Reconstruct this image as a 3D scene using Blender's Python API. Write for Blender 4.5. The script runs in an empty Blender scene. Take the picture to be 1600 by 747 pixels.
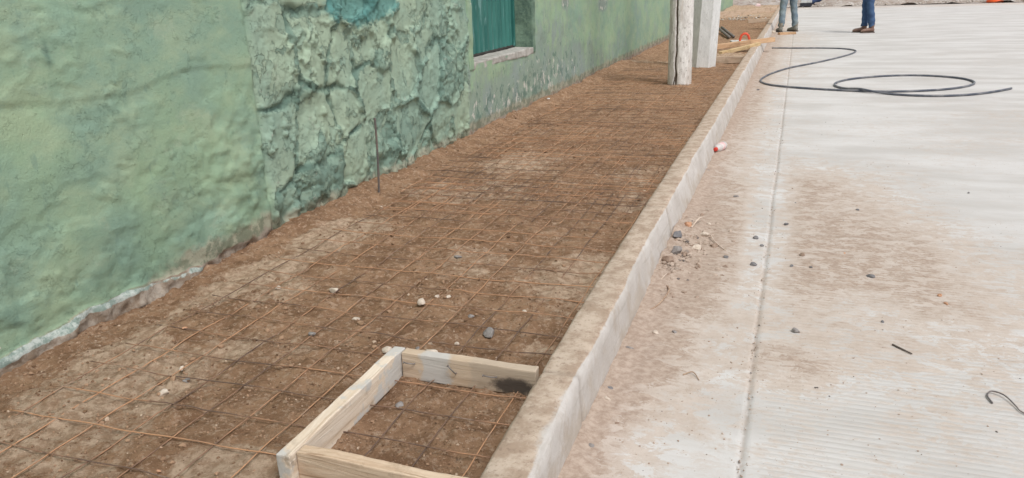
import bpy, bmesh, math, random
import numpy as np
from mathutils import Vector, Matrix
random.seed(7)
S = bpy.context.scene
COL = S.collection
R = math.radians

# ------------------------------------------------------------------ camera
cam_d = bpy.data.cameras.new('camera'); cam = bpy.data.objects.new('camera', cam_d); COL.objects.link(cam)
S.camera = cam
d = np.array([0.03449992, 0.94926654, 0.31257445])
s = np.array([0.33372437, -0.30575064, 0.8917088])
r = np.array([0.94203917, 0.07354983, -0.32734175])
M = Matrix(((r[0], -r[1], -r[2], 0), (s[0], -s[1], -s[2], 0), (-d[0], d[1], d[2], 1.25), (0, 0, 0, 1)))
cam.matrix_world = M
cam_d.lens = 27.11; cam_d.sensor_width = 36; cam_d.clip_start = .05; cam_d.clip_end = 1500

# ------------------------------------------------------------------ sky and sun (overcast)
SUN_EL, SUN_AZ = 58.0, 128.0          # azimuth clockwise from +Y
w = bpy.data.worlds.new('World'); S.world = w; w.use_nodes = True
nt = w.node_tree; bg = nt.nodes['Background']
sky = nt.nodes.new('ShaderNodeTexSky'); sky.sky_type = 'NISHITA'; sky.sun_disc = False
sky.sun_elevation = R(SUN_EL); sky.sun_rotation = R(SUN_AZ); sky.dust_density = 3.0
hs = nt.nodes.new('ShaderNodeHueSaturation'); hs.inputs['Saturation'].default_value = .16
nt.links.new(sky.outputs[0], hs.inputs['Color']); nt.links.new(hs.outputs[0], bg.inputs[0]); bg.inputs[1].default_value = .15
sl = bpy.data.lights.new('sun', 'SUN'); sl.energy = 1.75; sl.angle = R(14); sl.color = (1, .97, .93)
so = bpy.data.objects.new('sun', sl); COL.objects.link(so)
sd = Vector((math.sin(R(SUN_AZ))*math.cos(R(SUN_EL)), math.cos(R(SUN_AZ))*math.cos(R(SUN_EL)), math.sin(R(SUN_EL))))
so.rotation_euler = sd.to_track_quat('Z', 'Y').to_euler(); so.location = sd*20
S.view_settings.view_transform = 'Standard'; S.view_settings.look = 'None'
S.view_settings.exposure = .1; S.view_settings.gamma = 1

# ------------------------------------------------------------------ noise
def _h(ix, iy, k=0):
    n = (ix.astype(np.int64)*374761393 + iy.astype(np.int64)*668265263 + k*2147483647+k*97) & 0xffffffff
    n = ((n ^ (n >> 13))*1274126177) & 0xffffffff
    n = (n ^ (n >> 16)) & 0xffffff
    return n/float(0xffffff)
def vn(x, y, k=0):
    x = np.asarray(x, float); y = np.asarray(y, float)
    ix = np.floor(x); iy = np.floor(y); fx = x-ix; fy = y-iy
    fx = fx*fx*fx*(fx*(fx*6-15)+10); fy = fy*fy*fy*(fy*(fy*6-15)+10)
    a = _h(ix, iy, k); b = _h(ix+1, iy, k); c = _h(ix, iy+1, k); e = _h(ix+1, iy+1, k)
    return (a*(1-fx)+b*fx)*(1-fy)+(c*(1-fx)+e*fx)*fy
def fbm(x, y, o=4, k=0, g=.5):
    t = 0; a = 1; n = 0
    for i in range(o):
        ca, sa = math.cos(.6*i), math.sin(.6*i)
        t = t+a*vn((x*ca-y*sa)*2**i, (x*sa+y*ca)*2**i, k+i); n += a; a *= g
    return t/n
def worley(x, y, k=0):
    x = np.asarray(x, float); y = np.asarray(y, float)
    ix = np.floor(x); iy = np.floor(y)
    f1 = np.full(x.shape, 9.); f2 = np.full(x.shape, 9.); cid = np.zeros(x.shape)
    for i in (-1, 0, 1):
        for j in (-1, 0, 1):
            cx = ix+i; cy = iy+j
            dd = np.hypot(cx+_h(cx, cy, k)-x, cy+_h(cx, cy, k+5)-y); c = _h(cx, cy, k+9)
            m = dd < f1
            f2 = np.where(m, f1, np.minimum(f2, dd)); cid = np.where(m, c, cid); f1 = np.where(m, dd, f1)
    return f1, f2, cid
def ss(a, b, x):
    t = np.clip((np.asarray(x, float)-a)/(b-a), 0, 1); return t*t*(3-2*t)

# ------------------------------------------------------------------ materials
class NT:
    def __init__(self, name, rough=.85, spec=.2, metal=0):
        self.m = bpy.data.materials.new(name); self.m.use_nodes = True
        self.t = self.m.node_tree; self.b = self.t.nodes['Principled BSDF']
        self.b.inputs['Roughness'].default_value = rough; self.b.inputs['Specular IOR Level'].default_value = spec
        self.b.inputs['Metallic'].default_value = metal
        self.co = self.t.nodes.new('ShaderNodeTexCoord').outputs['Object']
    def put(self, sock, v):
        if hasattr(v, 'is_linked') or isinstance(v, bpy.types.NodeSocket): self.t.links.new(v, sock)
        else:
            if isinstance(v, (tuple, list)) and len(v) == 3 and sock.type == 'RGBA': v = (*v, 1)
            sock.default_value = v
    def mapv(self, scale=(1, 1, 1), rot=(0, 0, 0)):
        n = self.t.nodes.new('ShaderNodeMapping'); self.t.links.new(self.co, n.inputs[0])
        n.inputs['Scale'].default_value = scale; n.inputs['Rotation'].default_value = rot; return n.outputs[0]
    def noise(self, scale, detail=4, rough=.55, vec=None, dist=0):
        n = self.t.nodes.new('ShaderNodeTexNoise'); self.t.links.new(vec or self.co, n.inputs['Vector'])
        n.inputs['Scale'].default_value = scale; n.inputs['Detail'].default_value = detail
        n.inputs['Roughness'].default_value = rough; n.inputs['Distortion'].default_value = dist; return n.outputs['Fac']
    def voro(self, scale, vec=None, feat='F1', out='Distance'):
        n = self.t.nodes.new('ShaderNodeTexVoronoi'); self.t.links.new(vec or self.co, n.inputs['Vector'])
        n.feature = feat; n.inputs['Scale'].default_value = scale; return n.outputs[out]
    def wave(self, scale, dirn='Y', dist=0, vec=None):
        n = self.t.nodes.new('ShaderNodeTexWave'); self.t.links.new(vec or self.co, n.inputs['Vector'])
        n.bands_direction = dirn; n.inputs['Scale'].default_value = scale; n.inputs['Distortion'].default_value = dist
        n.inputs['Detail'].default_value = 3; n.inputs['Detail Scale'].default_value = 2; return n.outputs['Fac']
    def attr(self, name):
        n = self.t.nodes.new('ShaderNodeAttribute'); n.attribute_name = name; return n.outputs['Fac']
    def step(self, v, a, b, lo=0., hi=1.):
        n = self.t.nodes.new('ShaderNodeMapRange'); n.interpolation_type = 'SMOOTHSTEP'
        self.put(n.inputs[0], v); n.inputs[1].default_value = a; n.inputs[2].default_value = b
        n.inputs[3].default_value = lo; n.inputs[4].default_value = hi; return n.outputs[0]
    def math(self, op, a, b=0.):
        n = self.t.nodes.new('ShaderNodeMath'); n.operation = op
        self.put(n.inputs[0], a); self.put(n.inputs[1], b); return n.outputs[0]
    def mix(self, f, a, b, mode='MIX'):
        n = self.t.nodes.new('ShaderNodeMix'); n.data_type = 'RGBA'; n.blend_type = mode
        self.put(n.inputs[0], f); self.put(n.inputs[6], a); self.put(n.inputs[7], b); return n.outputs[2]
    def sep(self):
        n = self.t.nodes.new('ShaderNodeSeparateXYZ'); self.t.links.new(self.co, n.inputs[0]); return n.outputs
    def color(self, c): self.put(self.b.inputs['Base Color'], c); return self
    def bump(self, h, strength=.5, dist=.01):
        n = self.t.nodes.new('ShaderNodeBump'); self.put(n.inputs['Height'], h)
        n.inputs['Strength'].default_value = strength; n.inputs['Distance'].default_value = dist
        if self.b.inputs['Normal'].is_linked:
            self.t.links.new(self.b.inputs['Normal'].links[0].from_socket, n.inputs['Normal'])
        self.t.links.new(n.outputs[0], self.b.inputs['Normal']); return self

def simple(name, c, c2=None, sc=8, rough=.7, spec=.3, bump=.2, metal=0, vscale=(1, 1, 1)):
    n = NT(name, rough, spec, metal); v = n.mapv(vscale)
    f = n.step(n.noise(sc, 5, .6, v), .35, .65)
    n.color(n.mix(f, c, c2 or tuple(x*.7 for x in c))); n.bump(n.noise(sc*5, 4, .6, v), bump, .004); return n.m

# wall paint
def wall_mat():
    n = NT('green_wall_paint', .8, .25)
    st = n.attr('stone'); base = n.attr('base'); band = n.attr('band'); teal = n.attr('teal'); old = n.attr('worn'); dk = n.attr('dark')
    a = n.step(n.noise(1.3, 5, .6), .38, .64); b = n.step(n.noise(3.1, 6, .65, n.mapv((1, 1, 1.6))), .42, .66)
    c = n.mix(a, (.300, .425, .280), (.235, .355, .275)); c = n.mix(n.math('MULTIPLY', b, .55), c, (.37, .455, .30))
    # thin marks and scuffs of paint
    c = n.mix(n.step(n.noise(14, 5, .7, n.mapv((1, 1, .35))), .60, .68, 0, .5), c, (.18, .28, .225))
    c = n.mix(n.step(n.noise(6, 7, .72, n.mapv((1, .7, 1.5))), .54, .66, 0, .3), c, (.21, .31, .255)); c = n.mix(n.step(n.noise(4, 8, .75, n.mapv((1, 1, 1.3), (.4, 0, 0))), .57, .64, 0, .25), c, (.41, .48, .36))
    # stone zone: bluish paint with dark streaky deposits
    s1 = n.step(n.noise(5, 8, .72, dist=.6), .50, .60); s2 = n.step(n.noise(13, 6, .7), .47, .6)
    cs = n.mix(a, (.36, .46, .345), (.27, .385, .31)); rgh = n.attr('rough'); fk = n.math('ADD', n.noise(5, 8, .66, n.mapv((1, 1, .8)), .4), n.math('MULTIPLY', rgh, .10)); fk2 = n.math('ADD', n.noise(12, 7, .66), n.math('MULTIPLY', rgh, .09)); lay = n.step(fk, .56, .58); lay2 = n.step(fk2, .56, .58)
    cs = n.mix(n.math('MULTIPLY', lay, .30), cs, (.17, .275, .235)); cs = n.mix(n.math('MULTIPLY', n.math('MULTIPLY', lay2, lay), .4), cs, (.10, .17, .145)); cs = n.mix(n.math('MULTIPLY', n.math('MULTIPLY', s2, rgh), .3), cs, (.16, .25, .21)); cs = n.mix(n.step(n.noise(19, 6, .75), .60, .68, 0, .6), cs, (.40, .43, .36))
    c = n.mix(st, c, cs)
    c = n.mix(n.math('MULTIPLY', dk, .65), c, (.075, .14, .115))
    # vivid teal repaint
    c = n.mix(n.step(n.math('ADD', n.math('MULTIPLY', teal, .6), n.math('MULTIPLY', n.noise(6, 8, .75), .8)), .66, .84, 0, .8), c, (.085, .25, .24))
    # peeling far plaster
    p = n.math('ADD', n.math('MULTIPLY', old, .55), n.noise(6, 7, .72, n.mapv((1, 1, .55))))
    c = n.mix(n.step(p, .66, .82, 0, .75), c, (.26, .32, .28)); c = n.mix(n.math('MULTIPLY', n.step(n.noise(2.2, 6, .7), .5, .62), n.step(old, .1, .4, 0, .7)), c, (.27, .33, .32))
    p2 = n.math('ADD', n.math('MULTIPLY', old, .30), n.noise(9, 7, .7, n.mapv((1, 1.3, .8))))
    c = n.mix(n.step(p2, .80, .84), c, (.58, .57, .52))
    c = n.mix(n.step(n.math('ADD', n.math('MULTIPLY', old, .2), n.noise(10, 7, .72, n.mapv((1, 1, .7)))), .68, .73, 0, .7), c, (.10, .18, .15))
    # sparse chips
    c = n.mix(n.step(n.noise(17, 3, .5), .76, .785), c, (.6, .55, .5))
    # damp grime / exposed base
    gr = n.math('ADD', base, n.math('MULTIPLY', n.noise(7, 6, .7), .8))
    c = n.mix(n.step(gr, .72, .98, 0, .85), c, n.mix(n.step(n.noise(6, 8, .75), .46, .54), (.36, .34, .26), (.19, .195, .14)))
    c = n.mix(n.step(gr, 1.15, 1.3), c, n.mix(n.step(n.noise(12, 5, .7), .4, .6), (.22, .165, .12), (.36, .31, .26)))
    c = n.mix(n.step(n.math('ADD', band, n.math('MULTIPLY', n.noise(9, 8, .78), 1.3)), 1.17, 1.3), c, n.mix(n.step(n.noise(16, 7, .75), .42, .58), (.46, .50, .47), (.22, .28, .25)))
    n.color(c); n.bump(n.math('MULTIPLY', n.math('MULTIPLY', lay, st), -1), .8, .012); n.bump(n.math('MULTIPLY', n.math('MULTIPLY', lay2, st), -1), .7, .007); fl3 = n.noise(5, 9, .72, n.mapv((1, 1, 1.3), (.7, 0, 0))); n.bump(n.step(fl3, .56, .57), .6, .004); pv = n.voro(26); n.bump(n.step(pv, .10, .02), .5, -.004); n.bump(n.noise(30, 8, .75), .55, .007); n.bump(n.noise(120, 4, .6), .3, .003)
    return n.m

def soil_mat():
    n = NT('brown_soil', .95, .1)
    pale = n.attr('pale')
    f = n.step(n.noise(9, 8, .7), .38, .62)
    c = n.mix(f, (.225, .130, .076), (.345, .215, .132))
    c = n.mix(n.step(n.noise(45, 6, .7), .50, .64, 0, .75), c, (.47, .34, .245))
    c = n.mix(n.step(n.noise(60, 5, .7, n.mapv((1, 1, 1))), .57, .68, 0, .65), c, (.15, .088, .054))
    c = n.mix(n.step(n.noise(26, 6, .75), .55, .66, 0, .5), c, (.20, .12, .075))
    p = n.math('ADD', pale, n.math('MULTIPLY', n.noise(11, 8, .75), .85))
    c = n.mix(n.step(p, .71, .84, 0, .85), c, n.mix(n.step(n.noise(24, 7, .75), .40, .60), (.33, .225, .150), (.56, .425, .315)))
    c = n.mix(n.step(n.noise(140, 3, .6), .66, .70, 0, .8), c, (.48, .39, .30))
    n.color(c); n.bump(n.noise(50, 8, .8), .8, .012); n.bump(n.noise(200, 4, .6), .5, .004)
    return n.m

def road_mat():
    n = NT('pale_concrete_road', .9, .15)
    dust = n.attr('dust'); gro = n.attr('groove'); jt = n.attr('joint')
    cl = n.mix(n.step(n.noise(.9, 5, .6, n.mapv((1, 2.2, 1))), .35, .65), (.49, .47, .45), (.595, .58, .567))
    cl = n.mix(n.step(n.noise(5, 7, .7, n.mapv((.35, 1.6, 1))), .54, .72, 0, .5), cl, (.50, .47, .44))
    # fine transverse streaks
    st = n.noise(22, 6, .7, n.mapv((.12, 2.2, 1)))
    cl = n.mix(n.step(st, .55, .70, 0, .45), cl, (.47, .43, .40))
    # tined grooves holding dirt
    wv = n.wave(12.0, 'Y', .5)
    g = n.math('MULTIPLY', n.step(wv, .72, .95), gro)
    g2 = n.math('MULTIPLY', g, n.step(n.noise(4, 4, .6), .35, .6, .25, 1))
    cl = n.mix(n.math('MULTIPLY', g2, .5), cl, (.38, .35, .325))
    # grit specks
    sp = n.voro(55); spm = n.math('MULTIPLY', n.step(sp, .16, .10), n.step(n.noise(3, 5, .6), .45, .62))
    cl = n.mix(n.math('MULTIPLY', spm, .55), cl, (.27, .22, .19))
    # dust sheets
    ns = n.noise(6, 9, .75, n.mapv((.9, 1.1, 1)), .3); ns2 = n.noise(34, 7, .78, n.mapv((.6, 1.2, 1)))
    p = n.math('ADD', dust, n.math('ADD', n.math('MULTIPLY', ns, 1.0), n.math('SUBTRACT', n.math('MULTIPLY', ns2, 1.2), .52)))
    dc = n.mix(n.step(n.noise(9, 9, .78), .25, .75), (.445, .365, .305), (.565, .495, .44))
    dc = n.mix(n.step(n.noise(80, 6, .75), .56, .68, 0, .5), dc, (.27, .20, .155))
    ms = n.math('MULTIPLY', n.math('SUBTRACT', wv, .5), n.math('MULTIPLY', n.step(n.sep()[0], -.03, -.01), -.16))
    fl = n.step(n.noise(13, 9, .78, n.mapv((.8, 1.2, 1)), .5), .50, .535, -.12, .30)
    p = n.math('ADD', p, n.math('ADD', ms, n.math('MULTIPLY', fl, -1)))
    cl = n.mix(n.step(p, .72, 1.28, 0, .92), cl, dc)
    dc2 = n.mix(n.step(n.noise(40, 7, .75), .35, .65), (.29, .21, .16), (.45, .36, .295))
    cl = n.mix(n.step(p, 1.35, 1.95, 0, .85), cl, dc2)
    j = n.math('MULTIPLY', jt, n.step(n.noise(30, 5, .7), .3, .55))
    cl = n.mix(n.math('MULTIPLY', j, .5), cl, (.28, .23, .19))
    n.color(cl); n.bump(n.math('MULTIPLY', wv, n.math('MULTIPLY', gro, -1)), .35, .004); n.bump(n.noise(90, 6, .7), .35, .006)
    return n.m

def kerb_mat():
    n = NT('kerb_concrete', .9, .15)
    dust = n.attr('dust'); jt = n.attr('joint')
    c = n.mix(n.step(n.noise(4, 6, .65), .35, .65), (.47, .435, .405), (.56, .53, .505))
    c = n.mix(n.step(n.noise(30, 6, .7), .55, .68, 0, .4), c, (.40, .36, .33))
    v = n.step(n.voro(85), .16, .08); c = n.mix(n.step(n.math('ADD', n.noise(7, 8, .75), n.math('MULTIPLY', n.sep()[2], -1.2)), .36, .55, 0, .7), c, (.42, .36, .30)); c = n.mix(n.math('MULTIPLY', v, .4), c, (.30, .27, .25)); c = n.mix(n.step(n.noise(9, 7, .75, n.mapv((1, 1, .5))), .54, .66, 0, .5), c, (.40, .33, .27)); c = n.mix(n.step(n.noise(1, 5, .6, n.mapv((3, 3, 60))), .56, .66, 0, .35), c, (.36, .33, .30))
    p = n.math('ADD', dust, n.math('ADD', n.math('MULTIPLY', n.noise(5, 7, .7, n.mapv((1.6, .8, 1))), .5), n.math('MULTIPLY', n.noise(20, 6, .7), .5)))
    dc = n.mix(n.step(n.noise(16, 7, .7), .38, .62), (.36, .265, .195), (.52, .42, .335))
    dc = n.mix(n.step(n.noise(60, 5, .7), .55, .64, 0, .6), dc, (.24, .165, .12))
    c = n.mix(n.step(p, .84, 1.06, 0, .92), c, dc)
    c = n.mix(n.math('MULTIPLY', jt, .7), c, (.20, .16, .13))
    n.color(c); n.bump(n.noise(70, 7, .7), .45, .008); return n.m

def wood_mat(name, c1, c2, c3, axis, grey=None):
    n = NT(name, .8, .2)
    sc = [26, 26, 26]; sc[axis] = 1.6
    g = n.noise(1, 8, .7, n.mapv(tuple(sc)), 1.5)
    c = n.mix(n.step(g, .35, .62), c1, c2)
    c = n.mix(n.step(n.noise(7, 8, .75), .50, .64, 0, .55), c, tuple(x*.62 for x in c1)); sc2 = [75, 75, 75]; sc2[axis] = 2.5
    c = n.mix(n.step(n.noise(1, 5, .65, n.mapv(tuple(sc2))), .54, .64, 0, .7), c, c3)
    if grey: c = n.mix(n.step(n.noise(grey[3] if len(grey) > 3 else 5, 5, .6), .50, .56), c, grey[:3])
    c = n.mix(n.step(n.noise(18, 6, .7), .60, .70, 0, .6), c, tuple(x*.45 for x in c1))
    n.color(c); n.bump(g, .5, .008); n.bump(n.noise(50, 5, .7), .3, .004); return n.m

def wire_mat():
    n = NT('rusty_wire', .7, .4, .2)
    at = n.attr('rust')
    p = n.math('ADD', n.math('MULTIPLY', at, .22), n.noise(2.2, 6, .75))
    c = n.mix(n.step(p, .40, .66), (.15, .10, .078), (.52, .29, .165))
    c = n.mix(n.step(n.noise(8, 5, .7), .58, .66, 0, .7), c, (.36, .27, .21))
    n.color(c); return n.m

def pole_mat(name, ca, cb, stain, crack=False):
    n = NT(name, .9, .15)
    g = n.noise(1, 9, .78, n.mapv((20, 20, 6))); c = n.mix(n.step(g, .38, .62), ca, cb)
    c = n.mix(n.step(n.noise(1, 7, .7, n.mapv((34, 34, 16))), .56, .64, 0, .75), c, stain)
    if crack:
        c = n.mix(n.step(n.noise(1, 6, .7, n.mapv((12, 12, 1.6))), .56, .68, 0, .45), c, (.50, .42, .35))
        c = n.mix(n.step(n.attr('crack'), .2, .6), c, (.10, .07, .05))
        c = n.mix(n.step(n.noise(40, 6, .75), .60, .66, 0, .7), c, (.2, .18, .17))
    n.color(c); n.bump(g, .5, .012); n.bump(n.noise(60, 6, .7), .5, .006); return n.m

def stone_mat(name, c, c2):
    n = NT(name, .9, .15); n.color(n.mix(n.step(n.noise(60, 6, .7), .35, .65), c, c2)); n.bump(n.noise(120, 6, .7), .6, .005); return n.m

MW, MS, MR, MK, MWI = wall_mat(), soil_mat(), road_mat(), kerb_mat(), wire_mat()
ST_PALE = stone_mat('pale_stone', (.62, .54, .46), (.46, .38, .31))
ST_GREY = stone_mat('grey_stone', (.30, .28, .27), (.20, .18, .17))
ST_DARK = stone_mat('dark_stone', (.145, .145, .155), (.22, .21, .21))
ST_BROWN = stone_mat('brown_stone', (.24, .165, .12), (.33, .25, .20))
ST_ORANGE = stone_mat('orange_stone', (.52, .30, .19), (.42, .22, .13))

# ------------------------------------------------------------------ builders
def tag(o, label=None, cat=None, group=None, kind=None):
    if label: o['label'] = label
    if cat: o['category'] = cat
    if group: o['group'] = group
    if kind: o['kind'] = kind
    return o
def mesh_obj(name, verts, faces, mat, parent=None, smooth=True, loc=None, attrs=None):
    me = bpy.data.meshes.new(name)
    me.from_pydata([tuple(map(float, v)) for v in verts], [], [tuple(map(int, f)) for f in faces]); me.update()
    if smooth: me.polygons.foreach_set('use_smooth', [True]*len(me.polygons))
    for k, a in (attrs or {}).items():
        at = me.attributes.new(k, 'FLOAT', 'POINT'); at.data.foreach_set('value', np.asarray(a, np.float32).ravel())
    if mat: me.materials.append(mat)
    o = bpy.data.objects.new(name, me); COL.objects.link(o)
    if loc is not None: o.location = loc
    if parent: o.parent = parent
    return o
def empty(name, loc=(0, 0, 0), rz=0):
    o = bpy.data.objects.new(name, None); COL.objects.link(o); o.location = loc; o.rotation_euler = (0, 0, rz); o.empty_display_size = .1; return o
def grid_obj(name, X, Y, Z, mat, attrs=None, skip=None, extra=None, **kw):
    ny, nx = X.shape
    V = np.stack([X, Y, Z], -1).reshape(-1, 3)
    i, j = np.meshgrid(np.arange(ny-1), np.arange(nx-1), indexing='ij')
    a = (i*nx+j)
    F = np.stack([a, a+1, a+nx+1, a+nx], -1)
    if skip is not None: F = F[~skip]
    F = F.reshape(-1, 4).tolist(); V = V.tolist(); at = {k: np.asarray(v).ravel().tolist() for k, v in (attrs or {}).items()}
    if extra:
        n0 = len(V); V += extra[0]; F += [[n0+q for q in f] for f in extra[1]]
        for k in at: at[k] = at[k]+[0]*len(extra[0])
    return mesh_obj(name, V, F, mat, attrs=at, **kw)
def axis_pts(*segs):
    out = []
    for a, b, st in segs: out += list(np.arange(a, b-1e-6, st))
    out.append(segs[-1][1]); return np.array(out)
def tube(pts, rad, n=8, closed_ends=True, V=None, F=None):
    V = [] if V is None else V; F = [] if F is None else F
    P = [Vector(p) for p in pts]; rads = rad if hasattr(rad, '__len__') else [rad]*len(P)
    base = len(V); up = Vector((0, 0, 1)); prev = None
    for i, p in enumerate(P):
        t = (P[min(i+1, len(P)-1)]-P[max(i-1, 0)]).normalized()
        if prev is None:
            a = t.cross(up)
            if a.length < .1: a = t.cross(Vector((1, 0, 0)))
        else: a = prev - t*prev.dot(t)
        a.normalize(); prev = a; b = t.cross(a)
        for k in range(n):
            th = 2*math.pi*k/n; V.append(tuple(p+(a*math.cos(th)+b*math.sin(th))*rads[i]))
    for i in range(len(P)-1):
        for k in range(n):
            q = base+i*n; F.append((q+k, q+(k+1) % n, q+n+(k+1) % n, q+n+k))
    if closed_ends:
        F.append(tuple(base+k for k in range(n))[::-1]); F.append(tuple(base+(len(P)-1)*n+k for k in range(n)))
    return V, F
def box_bm(sx, sy, sz, seg=(1, 1, 1), bev=.004, jit=0, seed=0, rough_end=0):
    """bevelled, subdivided, slightly uneven box centred in x/y, base at z=0"""
    bm = bmesh.new()
    xs = np.linspace(-sx/2, sx/2, seg[0]+1); ys = np.linspace(-sy/2, sy/2, seg[1]+1); zs = np.linspace(0, sz, seg[2]+1)
    bmesh.ops.create_cube(bm, size=1)
    for v in bm.verts: v.co = Vector((v.co.x*sx, v.co.y*sy, (v.co.z+.5)*sz))
    if bev: bmesh.ops.bevel(bm, geom=bm.edges[:], offset=bev, segments=2, profile=.6, affect='EDGES')
    for ax, sg in enumerate(seg):
        L = (sx, sy, sz)[ax]; o = (-sx/2, -sy/2, 0)[ax]
        for k in range(1, sg):
            co = [0, 0, 0]; no = [0, 0, 0]; co[ax] = o+L*k/sg; no[ax] = 1
            bmesh.ops.bisect_plane(bm, geom=bm.verts[:]+bm.edges[:]+bm.faces[:], plane_co=co, plane_no=no)
    if jit:
        for v in bm.verts:
            x, y, z = v.co
            a = float(vn(x*7+seed*7+y*7, z*12+y*7, seed))-.5; b = float(vn(x*6+3, y*7+z*12+seed*3, seed+2))-.5; c = float(vn(x*7+y*7, seed*5+z*9, seed+4))-.5
            v.co += Vector((a, b, c))*jit*2
    return bm
def bm_obj(name, bm, mat, parent=None, loc=(0, 0, 0), rot=(0, 0, 0), smooth=False):
    me = bpy.data.meshes.new(name); bmesh.ops.recalc_face_normals(bm, faces=bm.faces[:]); bm.to_mesh(me); bm.free()
    if smooth: me.polygons.foreach_set('use_smooth', [True]*len(me.polygons))
    me.materials.append(mat); o = bpy.data.objects.new(name, me); COL.objects.link(o)
    o.location = loc; o.rotation_euler = rot
    if parent: o.parent = parent
    return o

# ------------------------------------------------------------------ soil bed
def soil_h(x, y):
    x = np.asarray(x, float); y = np.asarray(y, float)
    h = .078+.030*(fbm(x*2.2, y*2.2, 3, 11)-.5)+.038*(fbm(x*9, y*9, 4, 21, .58)-.5)
    cl = fbm(x*5, y*5, 3, 61)
    h = h+.030*(fbm(x*30, y*30, 3, 31, .6)-.5)*ss(.3, .6, cl)+.010*(fbm(x*70, y*70, 2, 37)-.5)
    h = h+(.012+.03*ss(2.9, 3.6, y))*ss(-2.2, -2.42, x)*(.4+fbm(y*3, x*3, 3, 41))-.025*ss(2.9, 2.3, y)*ss(-2.1, -2.4, x)         # banked up against the wall
    h = h+.02*np.exp(-((x+1.22)**2+(y-9.1)**2)/.09)
    h = h-.03*ss(11.75, 11.9, y)*ss(27, 25, y)-.0*x
    h = h+.10*ss(11.74, 11.80, y)*ss(12.7, 12.5, y)*ss(-1.75, -1.55, x)
    h = h+.08*ss(24, 29, y)*fbm(x*2, y*2, 3, 51)
    return h
ys = axis_pts((-3, .6, .1), (.6, 3.6, .011), (3.6, 6.5, .02), (6.5, 11.7, .045), (11.7, 12.7, .025), (12.7, 34.4, .14)); xs = axis_pts((-2.56, -.58, .0125),)
Y, X = np.meshgrid(ys, xs, indexing='ij'); Z = soil_h(X, Y)
pale = -.2+.36*ss(.42, .64, fbm(X*1.7, Y*1.7, 4, 71))
def blob(X, Y, cx, cy, rx, ry, a=1.): return a*np.exp(-(((X-cx)/rx)**2+((Y-cy)/ry)**2)**1.5)
for cx, cy, rx, ry, a in [(-1.32, 1.36, .16, .11, .8), (-2.1, 3.3, .25, .3, .55), (-2.0, 2.5, .3, .3, .4), (-1.85, 1.8, .3, .25, .38), (-1.6, 2.1, .3, .2, .25), (-.75, 2.6, .12, .5, .3), (-.9, 2.0, .25, .1, .3), (-.8, 4, .15, .6, .2),
                          (-1.25, 8.7, .5, .3, .6), (-2, 1.35, .1, .1, .5), (-1.75, 5.0, .3, .3, .2), (-1.4, 6.3, .3, .15, .3), (-1.3, 12.1, .9, .4, .8)]:
    pale = pale+blob(X, Y, cx, cy, rx, ry, a)
pale = pale*(ss(9, 5, Y)+ss(11.6, 11.8, Y)*ss(12.8, 12.6, Y))*(1-.5*ss(4, 6, Y))+.2+.5*ss(24, 28, Y) - .25*ss(-2.2, -2.35, X)*ss(8, 5, Y)
tag(grid_obj('soil_bed', X, Y, Z, MS, {'pale': pale}), kind='structure')

# ------------------------------------------------------------------ ground, road, kerb
FAR = NT('far_dirt', .95, .1)
c = FAR.mix(FAR.step(FAR.noise(.5, 8, .7), .4, .6), (.42, .37, .33), (.30, .24, .20)); c = FAR.mix(FAR.step(FAR.noise(5, 6, .7), .5, .62, 0, .7), c, (.52, .50, .48))
FAR.color(c).bump(FAR.noise(4, 6, .7), .8, .08)
gx = np.linspace(-260, 260, 90); gy = np.linspace(-60, 460, 90); GY, GX = np.meshgrid(gy, gx, indexing='ij')
tag(grid_obj('ground', GX, GY, -.06+0*GX, FAR.m), kind='structure')
xd = axis_pts((-3.2, 14, .16)); yd = axis_pts((34.2, 60, .16)); DY, DX = np.meshgrid(yd, xd, indexing='ij')
DZ = -.05+.12*fbm(DX*.8, DY*.8, 4, 5)+.10*ss(.55, .8, fbm(DX*2.5, DY*2.5, 3, 9))
tag(grid_obj('dirt_ground', DX, DY, DZ, FAR.m), kind='structure')

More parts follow.
